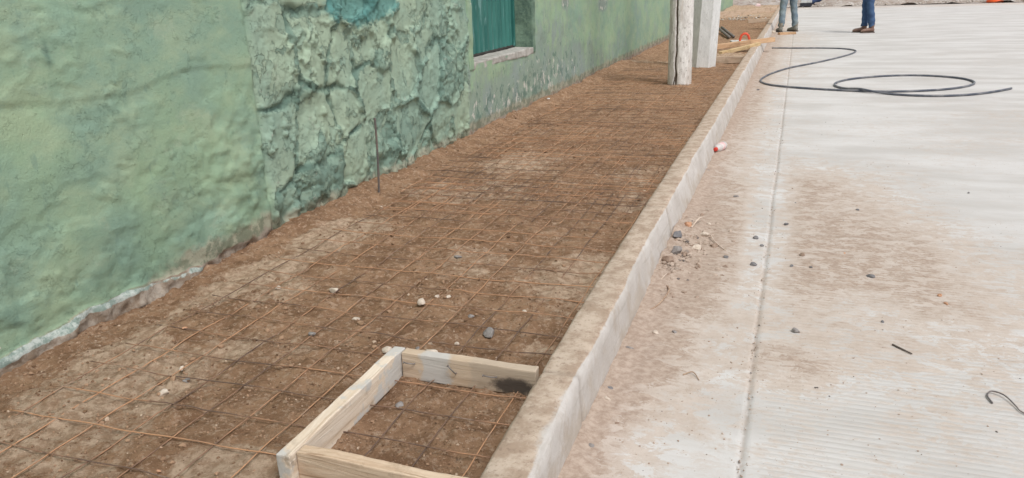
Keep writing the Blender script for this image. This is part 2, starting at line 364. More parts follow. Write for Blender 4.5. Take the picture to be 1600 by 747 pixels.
def dust_field(X, Y):
    n1 = 1.8*(fbm(X*3.5, Y*2.5, 5, 101, .6)-.5)
    D = .62*ss(-.12, -.46, X+.12*n1)*ss(16, 5, Y)+.28*ss(-.05, -.3, X)
    D = D+blob(X, Y, -.5, 3.6, .16, .75, .75)+blob(X, Y, -.33, 3.75, .2, .8, .35)+.55*ss(-.40, -.50, X+.05*n1)+.5*ss(-.465, -.50, X+.03*n1)
    # thin general dirt
    D = D+.22*ss(1.6, .2, X)*ss(8, 4, Y)*ss(.40, .6, fbm(X*1.4, Y*1.1, 4, 111))+.12*ss(.45, .6, fbm(X*.8, Y*.8, 4, 115))+.12*ss(1.6, .6, X)*ss(6, 3, Y)+.15*ss(.05, -.1, X)
    # gutter: pale washed areas
    D = D-blob(X, Y, -.30, 1.8, .13, .35, .38)-blob(X, Y, -.1, 4.2, .09, 1.1, .35)-blob(X, Y, -.27, 2.75, .10, .14, .3)-blob(X, Y, -.13, 1.7, .1, .6, .25)
    # sheet of sand on the slab right of the joint
    wx = X+.10*n1; wy = Y+.35*n1
    sheet = ss(-.04, .12, wx)*ss(1.10, .40, wx+.10*(wy-4))*ss(2.7, 3.4, wy)*ss(6.0, 5.1, wy)
    D = D+.72*sheet+blob(X, Y, .9, 3.6, .5, .6, .28)+blob(X, Y, .06, 2.5, .17, .16, .75)+blob(X, Y, .2, 2.75, .3, .25, .3)+blob(X, Y, .45, 2.9, .5, .3, .2)
    D = D+blob(X, Y, 1.1, 7.0, .8, .8, .18)+blob(X, Y, 0, 11, .35, 6, .15)+blob(X, Y, -.2, 17, .7, 4.5, .35)+blob(X, Y, 3, 7.8, 1.8, .4, .22)
    D = D+.35*ss(-.2, -.35, X)*ss(5, 9, Y)+.5*ss(31, 33.5, Y)
    return D
rx = axis_pts((-.515, -.44, .012), (-.44, -.08, .02), (-.08, -.03, .004), (-.03, 1.2, .02), (1.2, 3, .06), (3, 14, .5)); ry = axis_pts((-3, 1.2, .12), (1.2, 6, .025), (6, 12, .08), (12, 34.2, .3))
Y, X = np.meshgrid(ry, rx, indexing='ij'); D = dust_field(X, Y)
wob = .008*(fbm(Y*1.3, Y*0, 3, 141)-.5)
jt = np.exp(-((X+.055+wob)/.006)**2)
for jy, x0 in ((3.98, -.5), (7.1, -.055), (10.6, -.5), (14.5, -.5), (19, -.5), (25, -.5)): jt = np.maximum(jt, .55*np.exp(-((Y-jy)/.012)**2)*(X > x0)*(Y < 12)+.4*np.exp(-((Y-jy)/.1)**2)*(Y > 9)*(X > x0))
groove = ss(-.02, .0, X)*ss(5.5, 2.4, Y)*(1-.9*np.clip(D, 0, 1))
Z = .010*np.clip(D-.5, 0, 1)*fbm(X*30, Y*30, 3, 131)+.035*blob(X, Y, -.5, 3.6, .11, .55, 1)*fbm(X*20, Y*20, 3, 133)*1.6+.012*ss(-.43, -.51, X)*fbm(X*12, Y*12, 3, 137)
Z = Z-.005*np.exp(-((X+.055+wob)/.010)**2)
tag(grid_obj('road', X, Y, Z, MR, {'dust': D, 'groove': groove, 'joint': jt}), kind='structure')
def road_h(x, y): return .035*float(blob(x, y, -.5, 3.6, .11, .55, 1))*.8

ky = axis_pts((-3, 1, .1), (1, 5, .014), (5, 12, .04), (12, 34, .15))
kt_out = np.interp(ky, [1.4, 1.9, 2.7, 3, 4.1, 4.8, 6, 9.8, 20], [-.495, -.515, -.527, -.536, -.545, -.55, -.54, -.553, -.553])
kt_in = np.interp(ky, [1.4, 1.93, 2.67, 4.5, 8.4], [-.62, -.634, -.649, -.662, -.672])
prof = [(0, -.03, -.1, .1), (0, .0, -.1, .1), (0, .03, -.1, -.0), (0, .07, -.1, 0), (0, .12, -.1, 0), (0, .158, -.1, 0), (.06, .169, .10, .0), (.14, .172, .42, 0), (.45, .172, .5, 0), (.7, .172, .6, 0), (.9, .171, .65, 0), (.985, .166, .7, 0), (1, .155, .6, 0), (1, .09, .5, 0), (1, -.03, .5, 0)]
KX = []; KZ = []; KD = []
for (u, z, du, b) in prof:
    xb = kt_out*(1-u)+kt_in*u
    if u == 0:
        t = 1-max(z, 0)/.155; xb = xb*(1-t)+(-.508)*t
    KX.append(xb); KZ.append(np.full_like(ky, z)); KD.append(np.full_like(ky, du))
KX = np.array(KX).T; KZ = np.array(KZ).T; KD = np.array(KD).T; KY = np.repeat(ky[:, None], KX.shape[1], 1)
u = np.arange(KX.shape[1])[None, :]*1.3+0*KY
KX = KX+.007*(fbm(KY*7, u, 3, 201)-.5)+.004*(fbm(KY*28, u*2, 2, 205)-.5); KZ = KZ+.006*(fbm(KY*6, u*.5, 4, 211)-.5)*(KZ > .1)+.004*(fbm(KY*30, u*1.4, 2, 215)-.5)*(KZ > .1)
KD = KD + .22*(KZ > .158)+.3*ss(.45, .7, fbm(KY*1.6, u*.2, 3, 221))*(KZ > .16)-.35*blob(KY, u, 1.75, 8, .25, 5)*(KZ > .1)+.25*np.exp(-((KZ)/.03)**2)
ch = ss(.60, .78, fbm(KY*16, u*.3, 4, 241, .6))*((np.arange(KX.shape[1])[None, :] >= 4) & (np.arange(KX.shape[1])[None, :] <= 6))
KX = KX-.006*ch; KZ = KZ-.007*ch
kj = np.zeros_like(KX)
for jy in (1.935, 3.74, 6.3, 9.0): kj = np.maximum(kj, np.exp(-((KY-jy-.01*(fbm(u*.6, KY*3, 2, 231)-.5))/.009)**2))
KZ = KZ-.006*kj*(KZ > .1); KX = KX-.006*kj*(u < 7)
tag(grid_obj('kerb', KX[:, ::-1], KY, KZ[:, ::-1], MK, {'dust': KD[:, ::-1], 'joint': kj[:, ::-1]*.6}), kind='structure')

# ------------------------------------------------------------------ green building
WX = -2.44
WIN = (5.87, 7.42, .65, 1.85)
wy = axis_pts((-4, .8, .12), (.8, 3.1, .014), (3.1, 5.87, .0105), (5.87, 7.42, .031), (7.42, 12, .03), (12, 33, .10)); wz = axis_pts((-.08, 1.34, .0105), (1.34, 1.85, .03), (1.85, 3.3, .145))
wz[np.argmin(abs(wz-.65))] = .65
Y, Z = np.meshgrid(wy, wz, indexing='ij')
stone = ss(3.10, 3.15, Y+.05*(fbm(Z*9, Z*2, 3, 301)-.5))*ss(5.80, 5.72, Y+.08*(fbm(Z*7, Z*2, 3, 303)-.5))
far = ss(5.70, 5.76, Y)
near = 1-ss(3.10, 3.15, Y)
# plaster
pl = .022*(fbm(Y*1.6, Z*2.2, 3, 311)-.5)+.004*(fbm(Y*9, Z*9, 4, 315)-.5)
rid = 1-np.abs(2*fbm(Y*3.2+.5*Z, Z*4.5-Y*.5, 4, 321)-1); pl = pl+.005*ss(.93, .99, rid)*ss(.42, .6, fbm(Y*2, Z*2, 2, 323))
pl = pl+.006*ss(.35, .9, 1-Z)*(fbm(Y*7, Z*8, 5, 325, .7)-.5)+.005*ss(.60, .62, fbm(Y*6, Z*8, 5, 326, .6))*ss(.75, .5, Z)
rough = blob(Y, Z, 3.0, .5, .35, .35)
pl = pl+.030*rough*(fbm(Y*17, Z*17, 4, 327)-.5)
tn3 = fbm(Y*4, Z*5.5, 6, 363, .6)
pl = pl+.004*ss(.56, .568, tn3)*ss(.9, .5, Z)+.004*ss(.38, .388, tn3)
# trowelled shelf running along the plaster
pl = pl+.005*ss(-.01, .008, Z-(.93+.02*np.sin(Y*5)+.05*(fbm(Y*3, Z*0, 3, 329)-.5)))*near
# stones
wq = Y+.16*(fbm(Y*3.5, Z*3.5, 3, 331)-.5); wr = Z+.16*(fbm(Y*3.5, Z*3.5, 3, 335)-.5)
f1, f2, cid = worley(wq*2.7, wr*2.5, 341)
e = f2-f1
sm = ss(.05, .12, e+.10*(fbm(Y*14, Z*14, 4, 342)-.5))*ss(.16, .26, cid+.2*fbm(Y*5, Z*5, 3, 343))
sh = .014*sm*(.35+.9*cid)+.012*(fbm(Y*6, Z*6, 3, 345)-.5)+.006*(fbm(Y*22, Z*22, 3, 346)-.5)*(1-.7*sm)
g1, g2, gid = worley(Y*9+.8*fbm(Y*9, Z*9, 3, 347), Z*8+.8*fbm(Y*9, Z*9, 3, 348), 349)
lump = .030*(fbm(Y*12, Z*12, 5, 351, .66)-.5)+.014*ss(.02, .25, g2-g1)*gid
rg = 1-np.abs(2*fbm(Y*5.5, Z*5, 5, 355, .62)-1)
sh = sh+(1-.82*sm)*lump+.024*ss(.91, .985, rg)*(.25+.75*ss(.45, .6, fbm(Y*2.2, Z*2.2, 2, 357)))-.006
deep = ss(.12, .0, e)*ss(.48, .62, fbm(Y*4, Z*4, 3, 359))
sh = sh-.014*deep
tn = fbm(Y*4.5, Z*4.5, 5, 358, .52)
for lv, am in ((.40, .008), (.47, .010), (.54, .010), (.60, .010)): sh = sh+am*ss(lv, lv+.008, tn)*(1-.8*sm)
tn2 = fbm(Y*9+5, Z*9, 4, 360, .55)
for lv in (.45, .56): sh = sh+.005*ss(lv, lv+.012, tn2)*(1-.9*sm)
fp = .030*(fbm(Y*1.2, Z*1.5, 3, 361)-.5)+.012*(fbm(Y*8, Z*5, 4, 365)-.5)*ss(22, 9, Y)
H = near*pl+stone*sh*.85+far*fp
# seam and pilaster edges
H = H-.02*np.exp(-((Y-3.125-.02*(fbm(Z*6, Z*0, 2, 367)-.5))/.02)**2)-.012*np.exp(-((Y-5.52)/.02)**2)
# broken foot of the wall
edge = .130+.030*(fbm(Y*5, Y*0, 4, 371)-.5)*2-.03*ss(2.2, 2.8, Y)
foot = ss(.012, -.012, Z-edge)*near
H = H+foot*(.018+.05*(fbm(Y*16, Z*16, 4, 375)-.5)-.03*ss(2.4, 2.7, Y))
band = near*np.exp(-((Z-edge+.008)/.015)**2)*(.65+.45*ss(.4, .6, fbm(Y*3, Y*0, 2, 377)))*ss(2.75, 2.45, Y)
sfoot = stone*ss(.30, .12, Z+.12*(fbm(Y*5, Z*5, 3, 379)-.5))
H = H-.015*sfoot+sfoot*.04*(fbm(Y*11, Z*11, 4, 381)-.5)
base = near*(.85*foot+.50*ss(.34, .08, Z)*ss(2.1, 2.7, Y)+.30*ss(.28, .12, Z))+stone*.62*ss(.30, .08, Z)+far*(.58*ss(.24, .08, Z)+.38*ss(.5, .12, Z))
teal = blob(Y, Z, 4.2, 1.20, .50, .18)*1.0+blob(Y, Z, 2.45, 1.12, .30, .22, .0)
worn = far*(.25+.55*ss(.7, .25, Z)*ss(13, 7, Y)+1.3*blob(Y, Z, 8.65, 1.07, .13, .09)+1.4*blob(Y, Z, 10.5, .98, .25, .09)+.2*blob(Y, Z, 8, .6, 1.2, .4)) 
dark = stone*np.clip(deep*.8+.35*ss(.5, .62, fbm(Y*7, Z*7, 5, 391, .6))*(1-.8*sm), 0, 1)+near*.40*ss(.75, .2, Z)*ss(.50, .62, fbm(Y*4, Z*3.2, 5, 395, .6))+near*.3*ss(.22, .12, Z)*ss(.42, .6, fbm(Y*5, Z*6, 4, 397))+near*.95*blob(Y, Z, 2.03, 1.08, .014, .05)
yc = (wy[:-1]+wy[1:])/2; zc = (wz[:-1]+wz[1:])/2
skip = ((yc[:, None] > WIN[0]) & (yc[:, None] < WIN[1]) & (zc[None, :] > WIN[2]) & (zc[None, :] < WIN[3]))
inw = (Y >= WIN[0]-.002) & (Y <= WIN[1]+.002) & (Z >= WIN[2]-.002) & (Z <= WIN[3]+.04)
bld = empty('green_building', (WX, 4, 0))
# side, rear walls and window reveals close the shell
D0 = -.24
def rq(V, F, q): n0 = len(V); V += q; F.append([n0, n0+1, n0+2, n0+3])
EV = []; EF = []
rq(EV, EF, [(WX-7, -4, -.08), (WX, -4, -.08), (WX, -4, 3.3), (WX-7, -4, 3.3)]); rq(EV, EF, [(WX, 33, -.08), (WX-7, 33, -.08), (WX-7, 33, 3.3), (WX, 33, 3.3)]); rq(EV, EF, [(WX-7, 33, -.08), (WX-7, -4, -.08), (WX-7, -4, 3.3), (WX-7, 33, 3.3)])
EV = [(a[0]-WX, a[1]-4, a[2]) for a in EV]
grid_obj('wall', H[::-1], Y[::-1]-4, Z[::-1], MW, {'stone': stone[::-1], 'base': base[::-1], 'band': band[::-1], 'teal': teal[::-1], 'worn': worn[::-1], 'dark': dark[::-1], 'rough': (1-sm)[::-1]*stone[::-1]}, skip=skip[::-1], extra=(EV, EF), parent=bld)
bm_obj('roof', box_bm(7.3, 37.4, .18, bev=.01), simple('roof_concrete', (.35, .34, .32)), bld, (-3.5, 10.5, 3.303))
# window with deep reveal, teal corrugated shutter and cement sill
win = empty('window', (0, 0, 0)); win.parent = bld
def prop_wall(name, V, mat, nu, nv, par, amp=.004, seed=0, attrs=None):
    a, b, c, e = [np.array(v, float) for v in V]; U, W = np.meshgrid(np.linspace(0, 1, nu), np.linspace(0, 1, nv), indexing='ij'); U = U[..., None]; W = W[..., None]
    P = (a*(1-U)+b*U)*(1-W)+(e*(1-U)+c*U)*W
    nrm = np.cross(b-a, e-a); nrm /= np.linalg.norm(nrm); nn = amp*(fbm(U[..., 0]*9, W[..., 0]*9, 4, seed)-.5)*np.sin(np.pi*U[..., 0])
    P = P+nrm*nn[..., None]
    return grid_obj(name, P[..., 0], P[..., 1], P[..., 2], mat, parent=par)
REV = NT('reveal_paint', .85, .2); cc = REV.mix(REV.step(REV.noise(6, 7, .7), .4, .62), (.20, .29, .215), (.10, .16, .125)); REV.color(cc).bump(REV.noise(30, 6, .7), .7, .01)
o_ = 4
x0, x1, y0, y1, z0, z1 = -.25, .035, WIN[0]-o_, WIN[1]-o_, WIN[2], WIN[3]+.02
def jamb(yc_, w, name='jamb'):
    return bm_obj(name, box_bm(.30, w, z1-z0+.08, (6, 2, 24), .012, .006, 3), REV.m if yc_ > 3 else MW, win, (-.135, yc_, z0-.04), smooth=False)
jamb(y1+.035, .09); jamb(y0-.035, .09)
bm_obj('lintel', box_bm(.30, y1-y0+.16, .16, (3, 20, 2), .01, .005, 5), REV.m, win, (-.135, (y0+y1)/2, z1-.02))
SILL = NT('cement_sill', .9, .15); SILL.color(SILL.mix(SILL.step(SILL.noise(12, 7, .7), .35, .65), (.50, .48, .45), (.33, .31, .28))).bump(SILL.noise(60, 6, .7), .6, .008)
bm_obj('sill', box_bm(.27, y1-y0+.02, .07, (6, 40, 2), .012, .008, 9), SILL.m, win, (-.125, (y0+y1)/2, z0-.052))
nY = 260; sy = np.linspace(y0, y1, nY); ph = ((sy-y0)/.115) % 1
prof_ = np.where(ph < .12, ss(0, .12, ph), np.where(ph < .55, 1, np.where(ph < .67, 1-ss(.55, .67, ph), 0)))*.022
SYg, SZg = np.meshgrid(sy, np.linspace(z0+.035, z1, 30), indexing='ij')
SXg = -.205+np.repeat(prof_[:, None], 30, 1)+.006*(fbm(SYg*4, SZg*4, 2, 401)-.5)
SH = NT('teal_metal_paint', .5, .4); cc = SH.mix(SH.step(SH.noise(3, 6, .65, SH.mapv((1, 2, .5))), .35, .65), (.022, .125, .108), (.042, .18, .155))
cc = SH.mix(SH.step(SH.noise(1, 6, .7, SH.mapv((30, 30, 4))), .60, .68, 0, .6), cc, (.14, .28, .26)); cc = SH.mix(SH.step(SH.noise(5, 5, .6, SH.mapv((1, 3, .4))), .60, .68, 0, .5), cc, (.28, .45, .44)); SH.color(cc).bump(SH.noise(40, 4), .15, .003)
shut = grid_obj('shutter', SXg[::-1], SYg[::-1], SZg[::-1], SH.m, parent=win)
bm_obj('shutter_frame', box_bm(.03, .035, z1-z0-.03, bev=.004), SH.m, win, (-.18, y1-.03, z0+.03))
bm_obj('shutter_rail', box_bm(.02, y1-y0-.06, .018, bev=.003), simple('dark_rail', (.06, .055, .05)), win, (-.19, (y0+y1)/2-.02, z0+.022))
tag(bld, 'long green painted building with smooth plaster, rough stone and a teal shuttered window', 'building')

# ------------------------------------------------------------------ poles
def pole(name, x, y, rb, rt, h, n, mat, label, tilt=(0, 0), crackf=False, rz=0):
    zs = np.concatenate([np.arange(-.05, 1.5, .015), np.arange(1.5, h, .25), [h]]); th = np.linspace(0, 2*math.pi, n+1)
    Zg, Tg = np.meshgrid(zs, th, indexing='ij'); rad = rb+(rt-rb)*Zg/h
    cr = np.zeros_like(Zg)
    if crackf:
        rad = rad+.008*(fbm(Tg*3, Zg*2.5, 3, 501)-.5)*np.sin(Tg/2)+.010*(fbm(Tg*8, Zg*9, 4, 505)-.5)*np.sin(Tg/2)
        ca = 1.5*math.pi-.22+.16*(fbm(Zg*3.5, Zg*0, 3, 509)-.5)*2+.05*(fbm(Zg*18, Zg*0, 3, 511)-.5)*2
        cr = np.exp(-((Tg-ca)/.07)**2)
        cr = np.maximum(cr, np.exp(-((Tg-(ca-.05-.75*(.22-Zg)*2))/.05)**2)*(Zg < .26)*(Zg > .06))
        rad = rad-.02*cr
    else:
        a8 = math.pi/4; loc = (Tg+rz) % a8-a8/2; rad = rad*math.cos(a8/2)/np.cos(loc); rad = rad+.002*(fbm(Tg*6, Zg*6, 3, 521)-.5)*np.sin(Tg/2)
    o = grid_obj(name, rad*np.cos(Tg), rad*np.sin(Tg), Zg, mat, {'crack': cr}, smooth=crackf, loc=(x, y, .0),
                 extra=([(0, 0, h+.02)]+[((rt*math.cos(t)*.99), rt*math.sin(t)*.99, h) for t in th[:-1]], [(0, 1+k, 1+(k+1) % n) for k in range(n)]))
    o.rotation_euler = (R(tilt[0]), R(tilt[1]), 0)
    return tag(o, label, 'pole', 'concrete utility poles')
pole('utility_pole', -1.232, 9.19, .134, .10, 8.0, 96, pole_mat('weathered_pole', (.58, .55, .52), (.78, .76, .73), (.32, .29, .26), True), 'round weathered concrete pole with a long crack, nearer of the two poles', crackf=True)
pole('utility_pole', -1.222, 11.24, .205, .17, 8.5, 96, pole_mat('faceted_pole', (.60, .60, .59), (.70, .70, .69), (.50, .49, .48)), 'smooth faceted pale concrete pole leaning slightly, behind the cracked pole', tilt=(0, 2.6), rz=.2)

# ------------------------------------------------------------------ welded wire mesh sheets
def wire_sheet(label, xs_, ys_, seed, zoff=0, skew=0.0, drop=0, y_over=.06, rot=0, rb=0):
    V = []; F = []; A = []
    rnd = random.Random(seed)
    def zz(x, y, k): return .090+zoff+.014*(float(fbm(x*2.2+seed, y*2.2, 3, 600+seed))-.35)+.010*(float(vn(x*6+k, y*6, 610+k))-.5)+.35*(float(soil_h(x, y))-.088)*.6
    y0_, y1_ = ys_[0]-y_over, ys_[-1]+y_over; x0_, x1_ = xs_[0]-.05, xs_[-1]+.05
    def tr(x, y): return (x+rot*(y-ys_[0]), y+skew*(x-xs_[0]))
    for k, x in enumerate(xs_):
        ru = rnd.uniform(-.25, .55); n0 = len(V); st = .045 if y0_ < 5 else .08
        m = max(3, int((y1_-y0_)/st)); pts = []
        for i in range(m+1):
            yy = y0_+(y1_-y0_)*i/m; xx, y2 = tr(x+.006*(float(vn(yy*3, k, seed))-.5), yy); pts.append((xx, y2, zz(xx, y2, k)))
        tube(pts, .0019, 5, True, V, F); A += [ru+rb]*(len(V)-n0)
    for k, y in enumerate(ys_):
        if rnd.random() < drop: continue
        ru = rnd.uniform(-.35, .6); n0 = len(V); m = int((x1_-x0_)/.045); pts = []
        for i in range(m+1):
            xx = x0_+(x1_-x0_)*i/m; x2, y2 = tr(xx, y+.008*(float(vn(xx*3, k*3.3, seed+3))-.5)); pts.append((x2, y2, zz(x2, y2, k+40)+.004))
        tube(pts, .0019, 5, True, V, F); A += [ru+rb]*(len(V)-n0)
    o = mesh_obj('wire_mesh', V, F, MWI, attrs={'rust': A})
    return tag(o, label, 'wire mesh', 'rusty reinforcing mesh sheets laid on the soil bed')
LX = list(np.arange(-2.105, -.69, .14))
wire_sheet('rusty wire mesh sheet nearest the camera, running under the wooden form', LX, list(np.arange(.66, 4.3, .1505)), 1, skew=.014)
wire_sheet('rusty wire mesh sheet in the middle of the bed beside the rough stone wall', list(np.arange(-2.16, -.70, .142)), list(np.arange(4.05, 7.4, .15)), 2, zoff=.009, skew=-.01, rot=.004, rb=.1)
wire_sheet('rusty wire mesh sheet lapped over its neighbour in front of the shuttered window', list(np.arange(-2.08, -.72, .146)), list(np.arange(3.62, 6.6, .151)), 3, zoff=.008, skew=.02, rot=-.003, drop=.5, rb=.1)
wire_sheet('rusty wire mesh sheet farthest from the camera, around the feet of the poles', list(np.arange(-2.14, -.72, .144)), list(np.arange(7.2, 10.9, .15)), 4, zoff=.012, skew=.005, rb=.2)

# ------------------------------------------------------------------ wooden form nailed beside the kerb
form = tag(empty('wooden_form', (-.87, 1.68, .082)), 'rectangular wooden form of three nailed boards standing against the kerb', 'wooden form')
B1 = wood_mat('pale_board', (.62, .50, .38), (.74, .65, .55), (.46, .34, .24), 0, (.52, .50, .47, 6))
B2 = wood_mat('tan_board_dirty', (.50, .36, .25), (.62, .49, .36), (.34, .21, .13), 0, (.50, .47, .44, 4.6))
B3 = wood_mat('tan_board', (.50, .36, .25), (.66, .53, .40), (.27, .165, .10), 0)
nn = NT('charred_board', .8, .2)
def board(name, x0, y0, x1, y1, th, hh, mat, seed, label=None):
    """a plank whose axis runs from (x0,y0) to (x1,y1), measured from the form's own base"""
    L = math.hypot(x1-x0, y1-y0); a = math.atan2(y1-y0, x1-x0)
    bm = box_bm(L, th, hh, (36, 3, 6), .004, .0020, seed)
    for v in bm.verts:
        k = float(vn(v.co.x*9, seed, 3))-.5
        if v.co.z > hh*.8: v.co.z += .0035*k+.0015*(float(vn(v.co.x*60, v.co.y*60, seed))-.5)
    o = bm_obj(name, bm, mat, form, ((x0+x1)/2, (y0+y1)/2, 0), (0, 0, a))
    if label: o['label'] = label
    return o
def burn_mat():
    n = NT('burnt_board', .85, .2)
    g = n.noise(1, 8, .7, n.mapv((1.6, 26, 26)), 1.5); c = n.mix(n.step(g, .35, .62), (.46, .35, .25), (.58, .47, .36))
    sx, sy_, sz_ = n.sep()
    nz = n.math('MULTIPLY', n.math('SUBTRACT', n.noise(22, 8, .75), .5), .10)
    xx = n.math('ADD', sx, nz)
    c = n.mix(n.math('MULTIPLY', n.step(xx, -.165, -.145), n.step(xx, -.05, -.07)), c, (.50, .475, .445))     # cement smear
    c = n.mix(n.math('MULTIPLY', n.step(n.math('ADD', xx, 0), .0, .02), .55), c, (.42, .35, .28))
    ex = n.math('POWER', n.math('MULTIPLY', n.math('SUBTRACT', xx, .150), 1/.055), 2.); ez = n.math('POWER', n.math('MULTIPLY', n.math('SUBTRACT', sz_, .026), 1/.024), 2.)
    bn = n.math('ADD', n.math('ADD', ex, ez), n.math('MULTIPLY', n.math('SUBTRACT', n.noise(40, 8, .75), .5), 2.2)); c = n.mix(n.step(bn, 2.3, .5, 0, .93), c, (.05, .04, .035))
    c = n.mix(n.step(n.noise(22, 6, .7), .62, .72, 0, .6), c, (.24, .15, .1)); n.color(c); n.bump(g, .5, .008); return n.m
fx, fy = -.87, 1.68
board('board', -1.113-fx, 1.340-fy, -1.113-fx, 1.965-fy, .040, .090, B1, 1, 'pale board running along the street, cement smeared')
board('board', -1.090-fx, 1.944-fy, -.648-fx, 1.944-fy, .036, .088, burn_mat(), 2, 'far board with a black burn mark and a cement smear')
board('board', -1.090-fx, 1.380-fy, -.632-fx, 1.372-fy, .036, .090, B3, 3, 'near board of brown grained wood')
NAIL = simple('nail_steel', (.22, .20, .19), rough=.5, spec=.5, bump=0)
def nail(pts):
    V, F = tube(pts, .0022, 6); h = Vector(pts[-1]); a = (h-Vector(pts[-2])).normalized()
    tube([h, h+a*.002], .0045, 8, True, V, F); mesh_obj('nail', V, F, NAIL, form)
for (x, y, z, dx, dz, dy) in [(-1.045, 1.925, .058, -.030, .006, -.014), (-.905, 1.925, .044, -.018, .030, -.016), (-.772, 1.925, .052, -.036, .008, -.018)]:
    nail([(x-fx, y-fy+.02, z), (x-fx, y-fy-.004, z), (x-fx+dx*.4, y-fy+dy*.8, z+dz*.5), (x-fx+dx, y-fy+dy, z+dz)])

# ------------------------------------------------------------------ rebar stake
def stake():
    pts = []; V = []; F = []
    n = 150; rads = []
    for i in range(n+1):
        z = -.1+.56*i/n; pts.append((-.018*(z/.46)**2*0+.012*math.sin(z*4), .01*math.sin(z*3), z)); rads.append(.0062+.0011*(1 if (i % 3) == 0 else 0))
    tube(pts, rads, 8, True, V, F)
    o = mesh_obj('rebar_stake', V, F, simple('rebar_steel', (.10, .095, .095), (.17, .13, .11), 30, .6, .4), loc=(-2.279, 3.93, .085))
    tag(o, 'dark grey steel rebar standing upright beside the rough stone wall', 'rebar stake')
stake()

# ------------------------------------------------------------------ hose
def catmull(P, n=10, closed=False):
    out = []
    for i in range(len(P)-1):
        p0 = P[max(i-1, 0)]; p1 = P[i]; p2 = P[i+1]; p3 = P[min(i+2, len(P)-1)]
        for k in range(n):
            t = k/n; out.append(tuple(.5*((2*b)+(-a+c_)*t+(2*a-5*b+4*c_-d_)*t*t+(-a+3*b-3*c_+d_)*t**3) for a, b, c_, d_ in zip(p0, p1, p2, p3)))
    out.append(P[-1]); return out
HP = [(-.39, 15.0), (.04, 14.95), (.42, 14.93), (.74, 14.8), (.93, 14.52), (.95, 14.2), (.84, 13.72), (.58, 13.02), (.28, 12.35), (-.04, 11.72), (-.24, 11.1), (-.35, 10.55), (-.37, 10.15), (-.28, 9.86), (-.09, 9.67), (.17, 9.52), (.47, 9.40), (.73, 9.33), (.96, 9.31), (1.26, 9.38), (1.58, 9.55), (1.82, 9.81), (1.95, 10.10), (1.95, 10.38), (1.85, 10.61), (1.63, 10.79), (1.32, 10.84), (.98, 10.70), (.70, 10.45), (.53, 10.16), (.47, 9.88), (.50, 9.66), (.62, 9.44), (.81, 9.24), (1.05, 9.09), (1.29, 9.02), (1.53, 9.04), (1.78, 9.17), (2.01, 9.39), (2.22, 9.66)]
pp = catmull(HP, 8)
hz = []
for i, (x, y) in enumerate(pp):
    z = .0135
    if 128 < i < 152: pass
    for c0, wd in ((8*31.7, 14), (8*34, 10)): pass
    hz.append(z)
pp3 = []
first = pp[:8*20]
for i, (x, y) in enumerate(pp):
    z = .0135
    if i > 8*29:
        dmin = min(math.hypot(x-a, y-b) for a, b in first)
        z = .0135+.023*math.exp(-(dmin/.10)**2)
    pp3.append((x, y, z))
V, F = tube(pp3, .0118, 10)
HO = NT('hose_rubber', .5, .4); HO.color(HO.mix(HO.step(HO.noise(6, 5, .6), .4, .65), (.075, .085, .11), (.20, .20, .21)))
tag(mesh_obj('hose', V, F, HO.m), 'dark grey flexible pipe snaking into a loop on the concrete road', 'hose')

# ------------------------------------------------------------------ bottle
bt = tag(empty('plastic_bottle', (-.478, 5.93, .034)), 'small plastic bottle with red cap and pink label lying by the kerb', 'bottle')
bt.rotation_euler = (0, 0, R(-105))
def lathe_x(prof, n=24):
    V = []; F = []
    for (x, rr) in prof:
        for k in range(n): V.append((x, rr*math.cos(2*math.pi*k/n), rr*math.sin(2*math.pi*k/n)))
    for i in range(len(prof)-1):
        for k in range(n): F.append((i*n+k, i*n+(k+1) % n, (i+1)*n+(k+1) % n, (i+1)*n+k))
    F.append(tuple(range(n))[::-1]); F.append(tuple((len(prof)-1)*n+k for k in range(n))); return V, F
PL = NT('milky_plastic', .25, .5); PL.color((.72, .68, .66)); PL.b.inputs['Transmission Weight'].default_value = .25
V, F = lathe_x([(-.085, .010), (-.088, .022), (-.08, .029), (-.07, .031), (-.06, .029), (-.045, .031), (.02, .031), (.035, .029), (.045, .030), (.06, .024), (.072, .013), (.09, .012)]); mesh_obj('bottle_body', V, F, PL.m, bt)
V, F = lathe_x([(-.044, .0312), (-.043, .0318), (.018, .0318), (.019, .0312)]); mesh_obj('bottle_label', V, F, simple('bottle_label_pink', (.68, .36, .36), (.66, .60, .58), 25, .5), bt)
V, F = lathe_x([(.078, .0145), (.079, .0155), (.098, .0155), (.1, .013)]); mesh_obj('cap', V, F, simple('red_plastic', (.62, .06, .04), (.55, .05, .035), 10, .4), bt)

